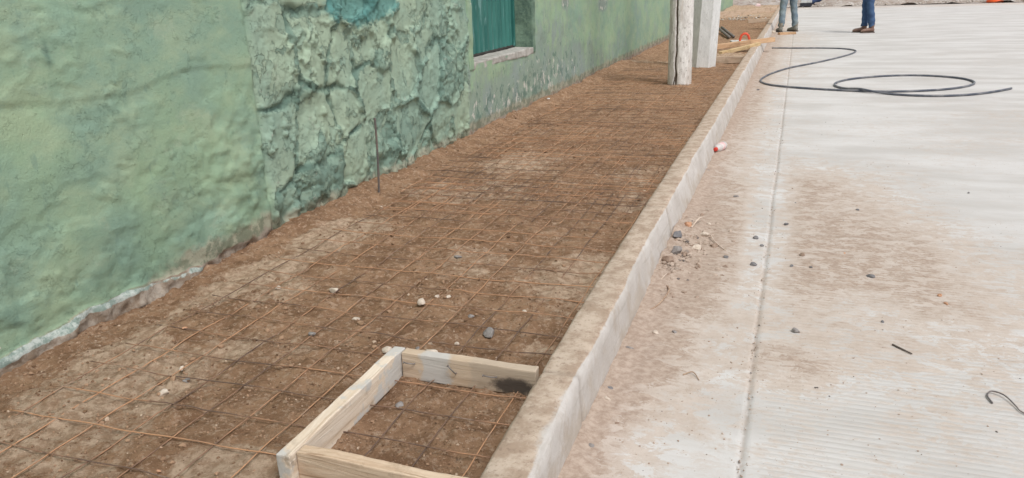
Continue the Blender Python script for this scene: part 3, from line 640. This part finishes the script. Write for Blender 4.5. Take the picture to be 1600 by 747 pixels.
# ------------------------------------------------------------------ stones
def rock_mesh(seed, sub=2):
    bm = bmesh.new(); bmesh.ops.create_icosphere(bm, subdivisions=sub, radius=1)
    rn = random.Random(seed); pl_ = []
    for _ in range(13):
        v = Vector((rn.gauss(0, 1), rn.gauss(0, 1), rn.gauss(0, 1))).normalized(); pl_.append((v, rn.uniform(.52, .88)))
    for v in bm.verts:
        q = v.co.normalized(); rr = 1
        for a, dd in pl_:
            c_ = q.dot(a)
            if c_ > .01: rr = min(rr, dd/c_)
        rr *= 1+.10*(float(vn(q.x*3+seed, q.y*3+q.z*2, seed))-.5)
        v.co = q*rr
    return bm
def rock(x, y, sz, mat, label, asp=(1, .75, .55), rz=None, seed=None, name='stone', group=None, surf=None, cat='stone'):
    seed = seed if seed is not None else int(abs(x*7919+y*104729)) % 9973
    bm = rock_mesh(seed, 3 if sz > .012 else 2)
    for v in bm.verts: v.co = Vector((v.co.x*asp[0], v.co.y*asp[1], v.co.z*asp[2]))*sz
    z = float(soil_h(x, y)) if surf == 'soil' else road_h(x, y) if surf is None else surf
    o = bm_obj(name, bm, mat, None, (x, y, z+sz*asp[2]*.55), (0, 0, rz if rz is not None else seed*1.7), smooth=False)
    return tag(o, label, cat, group)
GS, GRD = 'loose stones on the soil bed', 'loose stones on the road'
for x, y, sz, m, lab in [
    (-1.368, 3.011, .026, ST_GREY, 'flat pale grey stone alone in mid bed on the wire mesh'),
    (-1.701, 2.504, .030, ST_PALE, 'pale angular stone on the left of the mesh, level with the paired stones'),
    (-1.296, 2.486, .032, ST_PALE, 'pale blocky stone just left of two small pale chips'),
    (-1.226, 2.579, .018, ST_PALE, 'small pale chip, right one of a close pair on the soil'),
    (-1.262, 2.549, .018, ST_PALE, 'small pale chip, left one of a close pair on the soil'),
    (-.945, 2.310, .040, ST_GREY, 'largest grey stone on the soil, between the wooden form and kerb'),
    (-1.077, 2.097, .034, ST_PALE, 'cream lumpy stone just behind the far board of the wooden form'),
    (-1.14, 2.13, .020, ST_GREY, 'small greyish stone beside the cream lump behind the wooden form'),
    (-1.229, 2.079, .030, ST_PALE, 'pale flat stone behind the corner of the wooden form'),
    (-1.96, 2.487, .020, ST_PALE, 'small pale stone near the foot of the plaster wall'),
    (-1.553, 2.116, .024, ST_GREY, 'grey stone left of the wooden form, in a patch of clods'),
    (-1.489, 2.314, .024, ST_PALE, 'beige stone in the bed midway between wall and wooden form'),
    (-1.074, 2.444, .018, ST_GREY, 'small dark grey stone lying beside a mesh wire right of the blocky stone'),
    (-.884, 2.519, .015, ST_PALE, 'little pale stone near the kerb beyond the largest grey stone'),
    (-1.012, 1.755, .024, ST_GREY, 'grey stone lying on the soil inside the wooden form'),
    (-1.765, 1.722, .022, ST_GREY, 'smooth grey pebble on the soil at lower left of the bed'),
    (-1.774, 1.634, .026, ST_PALE, 'flat pale stone just below the smooth grey pebble at lower left'),
    (-1.841, 1.787, .017, ST_PALE, 'small pale stone above the smooth grey pebble at lower left'),
    (-1.035, 2.226, .016, ST_PALE, 'tiny cream stone between the cream lump and the largest grey stone'),
    (-2.146, 3.708, .020, ST_PALE, 'pale stone near the foot of the rebar stake'),
    (-1.48, 1.30, .010, ST_ORANGE, 'tiny orange stone on dark soil at the bottom of the picture'),
    (-2.03, 2.02, .014, ST_ORANGE, 'small orange tinted stone near the broken foot of the wall')]:
    rock(x, y, sz*.80, m, lab, group=GS, surf='soil')
tag(rock(-2.347, 7.63, .018, simple('white_paper', (.8, .8, .8), rough=.8), 'crumpled white scrap of paper at the foot of the wall past the window', surf='soil', name='paper_scrap', cat='paper scrap'))
for x, y, sz, m, lab in [
    (.024, 4.126, .026, ST_DARK, 'dark grey stone on the slab just right of the long joint, farthest dark one'),
    (-.116, 3.861, .026, ST_DARK, 'flat blackish stone left of the long joint, on the cross joint'),
    (-.081, 3.747, .020, ST_DARK, 'dark chip touching the long road joint'),
    (-.107, 3.464, .027, ST_DARK, 'black pointed stone left of the long joint on pale concrete'),
    (-.232, 3.537, .026, ST_DARK, 'blue grey stone among the rubble dust in the gutter'),
    (-.225, 3.40, .024, ST_BROWN, 'brown flat stone below the blue grey stone in the gutter'),
    (.105, 3.647, .028, ST_BROWN, 'reddish brown wedge of stone on the sand patch'),
    (.059, 3.485, .018, ST_DARK, 'small flat dark stone at the left edge of the sand patch'),
    (.14, 3.489, .017, ST_DARK, 'small dark stone on the sand patch below the reddish wedge'),
    (.377, 3.426, .031, ST_DARK, 'long dark stone near the lower right of the sand patch'),
    (.393, 4.491, .020, ST_DARK, 'dark pebble high in the middle of the sand patch'),
    (.31, 4.27, .012, ST_DARK, 'tiny dark pebble left below the middle of the sand patch'),
    (.068, 4.571, .012, ST_DARK, 'tiny dark pebble at the upper left of the sand patch'),
    (.05, 4.9, .011, ST_BROWN, 'tiny brown pebble by the long joint above the sand patch'),
    (.29, 3.72, .014, ST_ORANGE, 'small tan pebble in the middle of the sand patch'),
    (.623, 3.276, .020, ST_ORANGE, 'orange stone chip right of the sand patch, upper of two'),
    (.633, 3.190, .018, ST_ORANGE, 'pale orange stone chip right of the sand patch, lower of two'),
    (.079, 2.778, .029, ST_GREY, 'rounded grey stone right of the joint above the dark dirt patch'),
    (.385, 2.95, .015, ST_DARK, 'small dark stone on bare slab below the sand patch'),
    (-.343, 2.651, .022, ST_GREY, 'grey cubic stone in the gutter, right one of a pair'),
    (-.41, 2.627, .023, ST_PALE, 'rounded tan stone in the gutter, left one of a pair'),
    (-.475, 2.473, .027, ST_GREY, 'mauve grey flat stone half in dirt at the kerb foot'),
    (-.484, 2.172, .022, ST_DARK, 'dark stone against the kerb foot, just above a white lump'),
    (-.478, 2.106, .025, ST_PALE, 'white lump of mortar at the kerb foot'),
    (-.416, 1.98, .012, ST_BROWN, 'small brown stone in the gutter below the white lump'),
    (-.462, 1.845, .019, ST_GREY, 'bluish stone at the kerb foot at the bottom of the gutter'),
    (-.35, 1.66, .012, ST_PALE, 'little pale stone in the gutter near the bottom of the picture'),
    (-.495, 5.25, .036, ST_GREY, 'pale grey stone at the kerb foot below the plastic bottle'),
    (-.265, 4.631, .026, ST_GREY, 'round grey stone in the middle of the dusty gutter'),
    (-.363, 4.035, .026, ST_PALE, 'pale stone lying in the gutter right of the rubble pile'),
    (-.397, 2.987, .016, ST_BROWN, 'small brown stone in the gutter below the dead twigs'),
    (-.507, 19.1, .13, ST_PALE, 'big pale stone at the kerb end beside the left worker'),
    (-.36, 9.4, .035, ST_DARK, 'dark stone at the gutter left of the pipe'),
    (1.02, 5.0, .014, ST_DARK, 'tiny dark stone on clean slab right of the sand patch')]:
    rock(x, y, sz*.68, m, lab, group=GRD)
for x, y, sz, m, lab, a in [
    (-.482, 3.70, .050, ST_DARK, 'black lump of tar at the rubble pile against the kerb', (1, .7, .6)),
    (-.455, 3.92, .042, ST_ORANGE, 'orange clay lump on top of the rubble pile against the kerb', (1, .7, .5)),
    (-.455, 3.47, .042, ST_GREY, 'grey rounded cobble at the front of the rubble pile', (.8, .8, .7)),
    (-.478, 3.345, .040, ST_BROWN, 'tan cobble at the near end of the rubble pile', (.9, .7, .6)),
    (-.38, 3.6, .036, ST_PALE, 'pale flat stone at the right of the rubble pile', (1, .7, .5)),
    (-.30, 3.68, .034, ST_BROWN, 'flat brown stone between the rubble pile and the blue grey stone', (1, .7, .4)),
    (-.36, 3.83, .034, ST_PALE, 'beige stone behind the pale flat stone of the rubble pile', (1, .8, .5))]:
    rock(x, y, sz*.92, m, lab, a, group='stones of the rubble pile by the kerb')

# loose fine gravel, uncountable
def gravel(name, pts, mats_cols, seed, hf):
    rn = random.Random(seed); V = []; F = []; A = []
    tmpl = []
    for k in range(6):
        bm = rock_mesh(900+k, 1); tmpl.append(([v.co.copy() for v in bm.verts], [[v.index for v in f.verts] for f in bm.faces])); bm.free()
    for (x, y, sz) in pts:
        tv, tf = tmpl[rn.randrange(6)]; n0 = len(V); a = rn.uniform(0, 6.28); ca, sa = math.cos(a), math.sin(a); z0 = hf(x, y)+sz*.25; col = rn.random(); ax = rn.uniform(.6, 1); az = rn.uniform(.45, .8)
        for v in tv: V.append((x+(v.x*ca-v.y*ax*sa)*sz, y+(v.x*sa+v.y*ax*ca)*sz, z0+v.z*sz*az))
        for f in tf: F.append([n0+q for q in f])
        A += [col]*len(tv)
    n = NT(name+'_mat', .95, .1); at = n.attr('tone'); c = n.mix(n.step(at, .0, .6), mats_cols[0], mats_cols[1]); c = n.mix(n.step(at, .88, .97), c, mats_cols[2]); n.color(c)
    return tag(mesh_obj(name, V, F, n.m, smooth=False, attrs={'tone': A}), kind='stuff')
rn = random.Random(5); P = []
while len(P) < 5200:
    y = .9+5.5*rn.random()**1.6; x = rn.uniform(-2.4, -.68)
    if rn.random() < .15+.85*(float(fbm(np.array(x*2.5), np.array(y*2.5), 2, 801)) > .53): P.append((x, y, .0018+.0045*rn.random()**3+(.005 if rn.random() < .03 else 0)))
for _ in range(1500):
    y = .9+6*rn.random()**1.5; x = rn.uniform(-2.4, -.7)
    if float(fbm(np.array(x*3.1), np.array(y*3.1), 2, 803)) > .5: P.append((x, y, .005+.011*rn.random()**2))
for _ in range(900):
    P.append((rn.uniform(-1.07, -.66), rn.uniform(1.4, 1.92), .0018+.004*rn.random()**3))
nr = np.random.default_rng(3); m_ = 16000
cy_ = .9+7*nr.random(m_)**1.6; cx_ = nr.uniform(-2.4, -.68, m_); kp = nr.random(m_) < (.2+.8*(fbm(cx_*3, cy_*3, 3, 807) > .48))
P += [(float(a), float(b), float(c)) for a, b, c in zip(cx_[kp], cy_[kp], (.0022+.0055*nr.random(m_)**2.5)[kp])]
TONE = None
xs_a = np.array([p[0] for p in P]); ys_a = np.array([p[1] for p in P]); hh = dict(zip(map(tuple, zip(xs_a.tolist(), ys_a.tolist())), soil_h(xs_a, ys_a).tolist()))
tag(gravel('soil_gravel', P, ((.15, .088, .053), (.33, .215, .14), (.47, .36, .27)), 1, lambda x, y: hh[(x, y)]), 'fine gravel and clods scattered over the brown soil bed', 'gravel')
P = []
while len(P) < 3600:
    y = 1.5+7*rn.random()**1.7; u_ = rn.random()
    if u_ < .55: x = -.505+abs(rn.gauss(0, .07))
    elif u_ < .8: x = rn.uniform(-.5, -.06)
    elif u_ < .9: x = -.055+rn.gauss(0, .012)
    else: x = rn.uniform(0, .9)
    P.append((x, y, .0016+.0045*rn.random()**3))
for _ in range(900): P.append((-.49+abs(rn.gauss(0, .09)), rn.gauss(3.62, .25), .003+.017*rn.random()**3))
for _ in range(1100):
    x = rn.uniform(-.04, 1.6); y = 1.7+4.5*rn.random()
    if float(fbm(np.array(x*3.), np.array(y*3.), 3, 805)) > .5: P.append((x, y, .0012+.002*rn.random()**2))
for _ in range(260): P.append((rn.gauss(.05, .09), rn.gauss(2.5, .09), .0015+.004*rn.random()**2))
m_ = 6000; cy_ = 1.4+6*nr.random(m_)**1.5; cx_ = np.where(nr.random(m_) < .6, -.505+np.abs(nr.normal(0, .05, m_)), nr.uniform(-.5, .8, m_))
kp = nr.random(m_)*.9 < dust_field(cx_, cy_)-.1*nr.random(m_)
P += [(float(a), float(b), float(c)) for a, b, c in zip(cx_[kp], cy_[kp], (.0012+.0035*nr.random(m_)**2.5)[kp])]
P = [p for p in P if p[0] > -.508]
tag(gravel('road_grit', P, ((.30, .22, .17), (.42, .34, .28), (.14, .12, .11)), 2, road_h), 'brown grit and crumbs along the kerb and road joint', 'grit')
P = [(rn.gauss(-1.6, .4), rn.uniform(24, 33.5), .015+.05*rn.random()**2) for _ in range(500)]
P = [p for p in P if -2.35 < p[0] < -.75]
P += [(rn.uniform(-.5, 12), rn.uniform(34.3, 38), .02+.06*rn.random()**2) for _ in range(900)]
tag(gravel('far_rubble', P, ((.40, .34, .29), (.52, .48, .44), (.20, .15, .12)), 3, lambda x, y: .06 if x < -.7 and y < 34 else .02), 'rubble of broken stones beyond the far end of the road', 'rubble')

# ------------------------------------------------------------------ twigs, wires
TW = simple('dry_twig', (.45, .33, .24), (.30, .2, .14), 40, .8); TWP = simple('pale_root', (.62, .52, .44), (.5, .4, .32), 40, .8); WR = simple('grey_wire', (.13, .12, .125), (.2, .17, .16), 20, .5)
def twig(name, pts, rad, mat, label, cat='twig', group=None):
    P3 = catmull(pts, 6); x, y, z = pts[0]
    V, F = tube([(a-x, b-y, c-z) for a, b, c in P3], [rad*(1-.4*i/len(P3)) for i in range(len(P3))], 6)
    return tag(mesh_obj(name, V, F, mat, loc=(x, y, z)), label, cat, group)
twig('twig', [(-.435, 3.88, .03), (-.41, 3.98, .05), (-.40, 4.06, .03)], .005, TWP, 'pale curved root sticking out of the rubble pile')
twig('twig', [(-.33, 3.8, .02), (-.30, 3.72, .015), (-.24, 3.62, .006)], .0035, TWP, 'thin pale twig lying right of the rubble pile')
twig('twig', [(-.455, 3.12, .006), (-.42, 3.02, .02), (-.44, 2.88, .012), (-.48, 2.80, .006)], .0045, TW, 'brown bent twig at the kerb foot below the rubble pile')
twig('twig', [(-.485, 3.1, .006), (-.46, 3.16, .03), (-.455, 3.26, .01)], .003, TWP, 'small pale twig above the brown bent twig')
twig('twig', [(.40, 2.75, .005), (.425, 2.72, .006), (.455, 2.69, .005)], .0035, simple('dark_twig', (.16, .13, .11)), 'short dark stick alone on the grooved slab')
twig('twig', [(-.27, 2.33, .004), (-.24, 2.345, .012), (-.215, 2.31, .004)], .0025, TW, 'small arched brown twig in the middle of the gutter')
twig('bent_wire', [(.640, 2.405, .004), (.634, 2.445, .006), (.650, 2.475, .008), (.680, 2.455, .010), (.700, 2.40, .006), (.706, 2.375, .005), (.735, 2.34, .005), (.80, 2.27, .004), (.9, 2.2, .004)], .0028, WR, 'hooked grey wire lying at the right edge on the road', 'wire')

# ------------------------------------------------------------------ boards across the bed
WC = wood_mat('board_tan', (.47, .35, .25), (.58, .46, .36), (.36, .25, .17), 0); WY = wood_mat('board_yellow', (.54, .38, .20), (.62, .47, .28), (.42, .27, .14), 0); WO = wood_mat('board_orange', (.50, .30, .17), (.60, .40, .25), (.36, .2, .1), 0)
def plank(p0, p1, th, hh, mat, label, seed, name='wooden_board', group='loose boards across the bed'):
    p0 = Vector(p0); p1 = Vector(p1); v = p1-p0; L = v.length
    bm = box_bm(L, th, hh, (24, 2, 2), .004, .004, seed)
    o = bm_obj(name, bm, mat, None, (p0+p1)/2, (0, -math.atan2(v.z, math.hypot(v.x, v.y)), math.atan2(v.y, v.x)))
    return tag(o, label, 'board', group)
plank((-1.6, 11.72, .07), (-.675, 11.72, .075), .045, .098, WC, 'brown board set on edge across the bed just behind the faceted pole', 11)
plank((-1.75, 12.72, .12), (-.36, 14.35, .172), .09, .075, WO, 'long orange brown plank lying across the bed and onto the kerb', 12)
plank((-1.07, 12.45, .12), (-.56, 13.55, .174), .07, .05, WY, 'shorter yellow plank in front of the long orange brown plank', 13)
plank((-1.25, 22.6, .05), (-.68, 22.75, .06), .06, .10, WC, 'short pale board across the bed at the far end near the kerb', 14)
plank((-2.3, 25.6, .04), (-.68, 28.3, .06), .06, .20, WC, 'long weathered board across the far end of the bed', 15)
plank((-.36, 18.55, .0), (-.02, 18.75, .0), .10, .05, WO, 'small orange wood offcut on the road at the left worker feet', 16, 'wood_offcut', None)
# float tool with red arched handle on a pale sheet
fl = tag(empty('hand_float', (-.905, 15.6, .065), R(10)), 'flat concrete float with a bright red arched handle on the bed', 'float')
bm_obj('plate', box_bm(.46, .75, .025, (2, 2, 1), .006), simple('pale_plate', (.62, .62, .60), (.5, .48, .46), 9), fl)
V, F = tube([(-.085, 0, .02), (-.082, 0, .07), (-.06, 0, .135), (-.02, 0, .165), (.02, 0, .165), (.06, 0, .135), (.082, 0, .07), (.085, 0, .02)], .022, 10); mesh_obj('handle', V, F, simple('red_handle', (.75, .10, .05), (.65, .08, .04), 9, .45), fl)
for a, b, lab in [((-1.75, 19.3, .14), (-1.27, 16.7, .09), 'left dark steel bar of the two lying behind the faceted pole'), ((-1.66, 19.4, .13), (-1.20, 16.9, .09), 'right dark steel bar of the two lying behind the faceted pole')]:
    V, F = tube([a, b], .03, 8); tag(mesh_obj('steel_bar', V, F, simple('dark_bar', (.13, .115, .11), (.2, .17, .15), 12, .6)), lab, 'steel bar', 'dark steel bars behind the pole')
tag(rock(-1.5, 33, .16, simple('pink_plastic', (.70, .58, .57), (.55, .38, .38), 6), 'crumpled pink and white plastic bag on the rubble at the bed end', name='plastic_bag', surf=.1, cat='plastic bag'))

# ------------------------------------------------------------------ blue bag, white box, orange barrel at the far end
bb = tag(empty('blue_bundle', (.62, 36.3, .0)), 'dark blue cloth bundle slumped behind a white box at the road end', 'bundle')
for (x, y, z, sx, sy, sz, k) in [(0, 0, .30, .75, .45, .42, 1)]:
    bm = rock_mesh(77, 3)
    for v in bm.verts: v.co = Vector((v.co.x*sx*(1+.15*math.sin(v.co.y*6)), v.co.y*sy, v.co.z*sz+.05*math.sin(v.co.x*7)+.03*math.sin(v.co.x*17)))
    bm_obj('cloth', bm, simple('navy_cloth', (.035, .055, .13), (.06, .09, .18), 5, .9), bb, (x, y, z+.08), smooth=True)
V, F = tube([(-.35, -.1, .5), (-.2, -.3, .75), (.15, -.3, .78), (.35, -.1, .5)], .03, 8); mesh_obj('strap', V, F, simple('navy_strap', (.03, .04, .09)), bb)
bx_ = tag(empty('white_box', (.30, 34.6, 0)), 'white plastic box with dark base standing at the far road edge', 'box')
bm_obj('box_body', box_bm(.42, .32, .30, bev=.02), simple('white_box_plastic', (.72, .73, .74), rough=.5), bx_, (0, 0, .16)); bm_obj('box_base', box_bm(.46, .36, .158, bev=.015), simple('box_dark', (.05, .05, .065)), bx_)
bm_obj('lid', box_bm(.44, .34, .04, bev=.012), simple('box_lid', (.6, .62, .66)), bx_, (0, 0, .463))
br = tag(empty('traffic_barrel', (6.95, 34.6, 0)), 'bright orange traffic barrel standing at the far right end of the road', 'barrel')
V, F = lathe_x([(0, .0), (0, .27), (.04, .29), (.08, .285), (.10, .265), (.30, .262), (.32, .25), (.55, .248), (.57, .235), (.80, .232), (.82, .22), (1.0, .21), (1.03, .18), (1.03, 0)], 32); V = [(b, c, a) for a, b, c in V]
mesh_obj('barrel_body', V, F, simple('orange_plastic', (.85, .13, .03), (.75, .11, .03), 6, .5), br)
for z in (.36, .62):
    V, F = lathe_x([(z, .255 if z < .5 else .241), (z+.15, .252 if z < .5 else .238)], 32); mesh_obj('reflective_band', [(b, c, a) for a, b, c in V], F[:-2], simple('white_band', (.75, .75, .74), rough=.4), br)

# ------------------------------------------------------------------ people
def skin(name, verts, edges, rads, mat, sub=2, root=0):
    me = bpy.data.meshes.new('t'); me.from_pydata(verts, edges, []); me.update(); o = bpy.data.objects.new('t', me); COL.objects.link(o)
    o.modifiers.new('s', 'SKIN'); o.modifiers.new('u', 'SUBSURF').levels = sub
    sv = me.skin_vertices[0].data
    for i, rr in enumerate(rads): sv[i].radius = rr if isinstance(rr, tuple) else (rr, rr); sv[i].use_root = i == root
    dg = bpy.context.evaluated_depsgraph_get(); ev = o.evaluated_get(dg); m2 = bpy.data.meshes.new_from_object(ev); m2.name = name
    m2.polygons.foreach_set('use_smooth', [True]*len(m2.polygons)); m2.materials.clear(); m2.materials.append(mat)
    bpy.data.objects.remove(o); o2 = bpy.data.objects.new(name, m2); COL.objects.link(o2); return o2
def boot(par, ank, yaw, mat, solem, h=.15, L=.29):
    """ankle boot: toe along local -X, lofted from heel to toe"""
    V = []; F = []; secs = [(.085, .030, .075), (.07, .040, .11), (.02, .043, .12), (-.04, .043, .085), (-.10, .047, .072), (-.155, .047, .062), (-.19, .036, .045), (-.205, .015, .030)]
    n = 14
    for (x, wd, ht) in secs:
        for k in range(n):
            t = math.pi*2*k/n; cy = math.cos(t)*wd; cz = math.sin(t); V.append((x, cy, .022+ht*.5+cz*ht*.5))
    for i in range(len(secs)-1):
        for k in range(n): F.append((i*n+k, i*n+(k+1) % n, (i+1)*n+(k+1) % n, (i+1)*n+k))
    F.append(tuple(range(n))[::-1]); F.append(tuple((len(secs)-1)*n+k for k in range(n)))
    n0 = len(V); shaft = [(.025, .052, .043, .05), (.03, .052, .044, .11), (.035, .056, .048, .16), (.035, .060, .052, .21)]
    for (x, a, b, z) in shaft:
        for k in range(n): t = math.pi*2*k/n; V.append((x+a*math.cos(t), b*math.sin(t), z))
    for i in range(3):
        for k in range(n): F.append((n0+i*n+k, n0+i*n+(k+1) % n, n0+(i+1)*n+(k+1) % n, n0+(i+1)*n+k))
    o = mesh_obj('boot', V, F, mat, par, loc=ank); o.rotation_euler = (0, 0, yaw)
    bm = box_bm(.30, .094, .024, (10, 1, 1), .008)
    for v in bm.verts:
        x = v.co.x; v.co.y *= 1-.55*max(0, (-x-.08)/.07)**2*.8-.1*max(0, (x-.1)/.05)
    s_ = bm_obj('sole', bm, solem, o, (-.055, 0, 0)); return o
def person(x, y, yaw, label, jeans, bootm, shirt, feet, dz=0, hatm=None):
    """faces local -X. feet: ankle positions of left and right in local coordinates"""
    SK = simple('skin_tone', (.36, .20, .13), (.32, .17, .11), 6, .6)
    fl_, fr_ = feet
    def leg(f, hy): # hip, knee, ankle
        hip = Vector((0, hy, .90)); an = Vector((f[0]+.03, f[1], .10)); kn = (hip+an)/2+Vector((-.03, 0, .04)); return hip, kn, an
    LH, LK, LA = leg(fl_, -.09); RH, RK, RA = leg(fr_, .09)
    V = [(0, 0, .96), (0, 0, 1.15), (0, 0, 1.36), (0, 0, 1.46), (0, 0, 1.53), (-.01, 0, 1.60), (-.012, 0, 1.68), (-.005, 0, 1.745),
         LH, LK, LA, RH, RK, RA, (0, -.17, 1.42), (.02, -.22, 1.14), (-.10, -.20, .90), (-.14, -.19, .82), (0, .17, 1.42), (.02, .22, 1.14), (-.10, .20, .90), (-.14, .19, .82)]
    E_ = [(0, 1), (1, 2), (2, 3), (3, 4), (4, 5), (5, 6), (6, 7), (0, 8), (8, 9), (9, 10), (0, 11), (11, 12), (12, 13), (2, 14), (14, 15), (15, 16), (16, 17), (2, 18), (18, 19), (19, 20), (20, 21)]
    RD = [(.12, .15), (.11, .14), (.12, .16), (.07, .08), .055, (.085, .07), (.095, .075), (.06, .05), .085, .055, .042, .085, .055, .042, .05, .04, .028, .03, .05, .04, .028, .03]
    body = skin('person', [tuple(v) for v in V], E_, RD, SK); body.location = (x, y, dz); body.rotation_euler = (0, 0, yaw); tag(body, label, 'person')
    # jeans
    def ch(hip, kn, an): return [hip, hip*.5+kn*.5+Vector((-.01, 0, 0)), kn, kn*.5+an*.5+Vector((.012, 0, 0)), an*.9+kn*.1, an+Vector((0, 0, .035))]
    jv = [Vector((0, 0, 1.02)), Vector((0, 0, .94))]+ch(LH, LK, LA)+ch(RH, RK, RA)
    je = [(0, 1), (1, 2)]+[(i, i+1) for i in range(2, 7)]+[(1, 8)]+[(i, i+1) for i in range(8, 13)]
    jr = [(.14, .17), (.14, .16)]+[.108, .098, .080, .076, .074, .078]*2
    j = skin('jeans', [tuple(v) for v in jv], je, jr, jeans); j.parent = body
    for v in j.data.vertices:
        c_ = v.co; kx = .0035*math.sin(c_.z*42+c_.y*20+1.3*math.sin(c_.x*30))*(1+1.2*math.exp(-((c_.z-.16)/.09)**2)+.8*math.exp(-((c_.z-.52)/.08)**2)); nrm = v.normal; v.co = c_+nrm*kx
    sv = [(0, 0, .93), (0, 0, 1.12), (0, 0, 1.36), (0, 0, 1.47), (0, -.18, 1.43), (.02, -.225, 1.25), (0, .18, 1.43), (.02, .225, 1.25)]
    sh_ = skin('shirt', sv, [(0, 1), (1, 2), (2, 3), (2, 4), (4, 5), (2, 6), (6, 7)], [(.15, .18), (.135, .165), (.14, .19), (.08, .09), .07, .065, .07, .065], shirt); sh_.parent = body
    for f in feet: boot(body, (f[0], f[1], 0), f[2], bootm, simple('boot_sole', (.12, .09, .075)))
    # hair and face
    bm = bmesh.new(); bmesh.ops.create_uvsphere(bm, u_segments=24, v_segments=14, radius=.102)
    for v in list(bm.verts):
        v.co = Vector((v.co.x*1.05+.012, v.co.y*.86, v.co.z*1.1))
    bmesh.ops.delete(bm, geom=[v for v in bm.verts if v.co.z < -.045 or (v.co.x < -.055 and v.co.z < .05)], context='VERTS')
    bm_obj('hair', bm, simple('dark_hair', (.02, .015, .012)), body, (-.008, 0, 1.685), smooth=True)
    for sgn in (-1, 1):
        bm = bmesh.new(); bmesh.ops.create_uvsphere(bm, u_segments=10, v_segments=8, radius=.011); bm_obj('eye', bm, simple('eye_dark', (.03, .02, .02), rough=.3), body, (-.096, sgn*.03, 1.67), smooth=True)
        bm = bmesh.new(); bmesh.ops.create_uvsphere(bm, u_segments=10, v_segments=8, radius=.03)
        for v in bm.verts: v.co.y *= .35; v.co.x *= .7
        bm_obj('ear', bm, SK, body, (.0, sgn*.078, 1.66), smooth=True)
    bm = bmesh.new(); bmesh.ops.create_cone(bm, cap_ends=True, segments=8, radius1=.018, radius2=.006, depth=.045); bm_obj('nose', bm, SK, body, (-.105, 0, 1.645), (0, R(-25), 0), smooth=True)
    # five fingers per hand
    for sgn in (-1, 1):
        V = []; F = []
        for k in range(4):
            yy = sgn*.19+(k-1.5)*.0; xx = -.14-.03+.020*k; L = (.07, .08, .076, .06)[k]
            tube([(xx, sgn*.19, .835), (xx-.005, sgn*.188, .835-L*.35), (xx, sgn*.18, .80-L*.45), (xx+.008, sgn*.168, .79-L*.6)], [.010, .0095, .009, .007], 7, True, V, F)
        tube([(-.165, sgn*.19, .85), (-.185, sgn*.175, .81), (-.18, sgn*.165, .775)], [.012, .010, .008], 7, True, V, F)
        mesh_obj('fingers', V, F, SK, body)
    return body
def denim(name, a, b, c):
    n = NT(name, .95, .1); k = n.mix(n.step(n.noise(7, 6, .65), .38, .62), a, b); k = n.mix(n.step(n.noise(3, 6, .7), .55, .68, 0, .7), k, c); n.color(k).bump(n.noise(30, 5, .6), .5, .01); return n.m
person(-.20, 19.55, R(-60), 'person in dusty light blue jeans and muddy boots standing where kerb meets road', denim('light_denim', (.15, .20, .25), (.24, .29, .31), (.27, .26, .22)), simple('muddy_boot', (.20, .20, .18), (.30, .26, .21), 15), simple('grey_shirt', (.3, .3, .32), rough=.9), ((.02, -.19, R(-10)), (-.02, .19, R(15))))
person(1.44, 18.95, R(8), 'person in dark blue jeans and brown ankle boots standing on the pale road', denim('blue_denim', (.05, .085, .17), (.07, .12, .22), (.06, .09, .16)), simple('brown_boot', (.19, .11, .085), (.25, .16, .125), 12, .6), simple('white_shirt', (.6, .6, .6), rough=.9), ((.05, -.10, R(18)), (-.06, .10, R(0))))
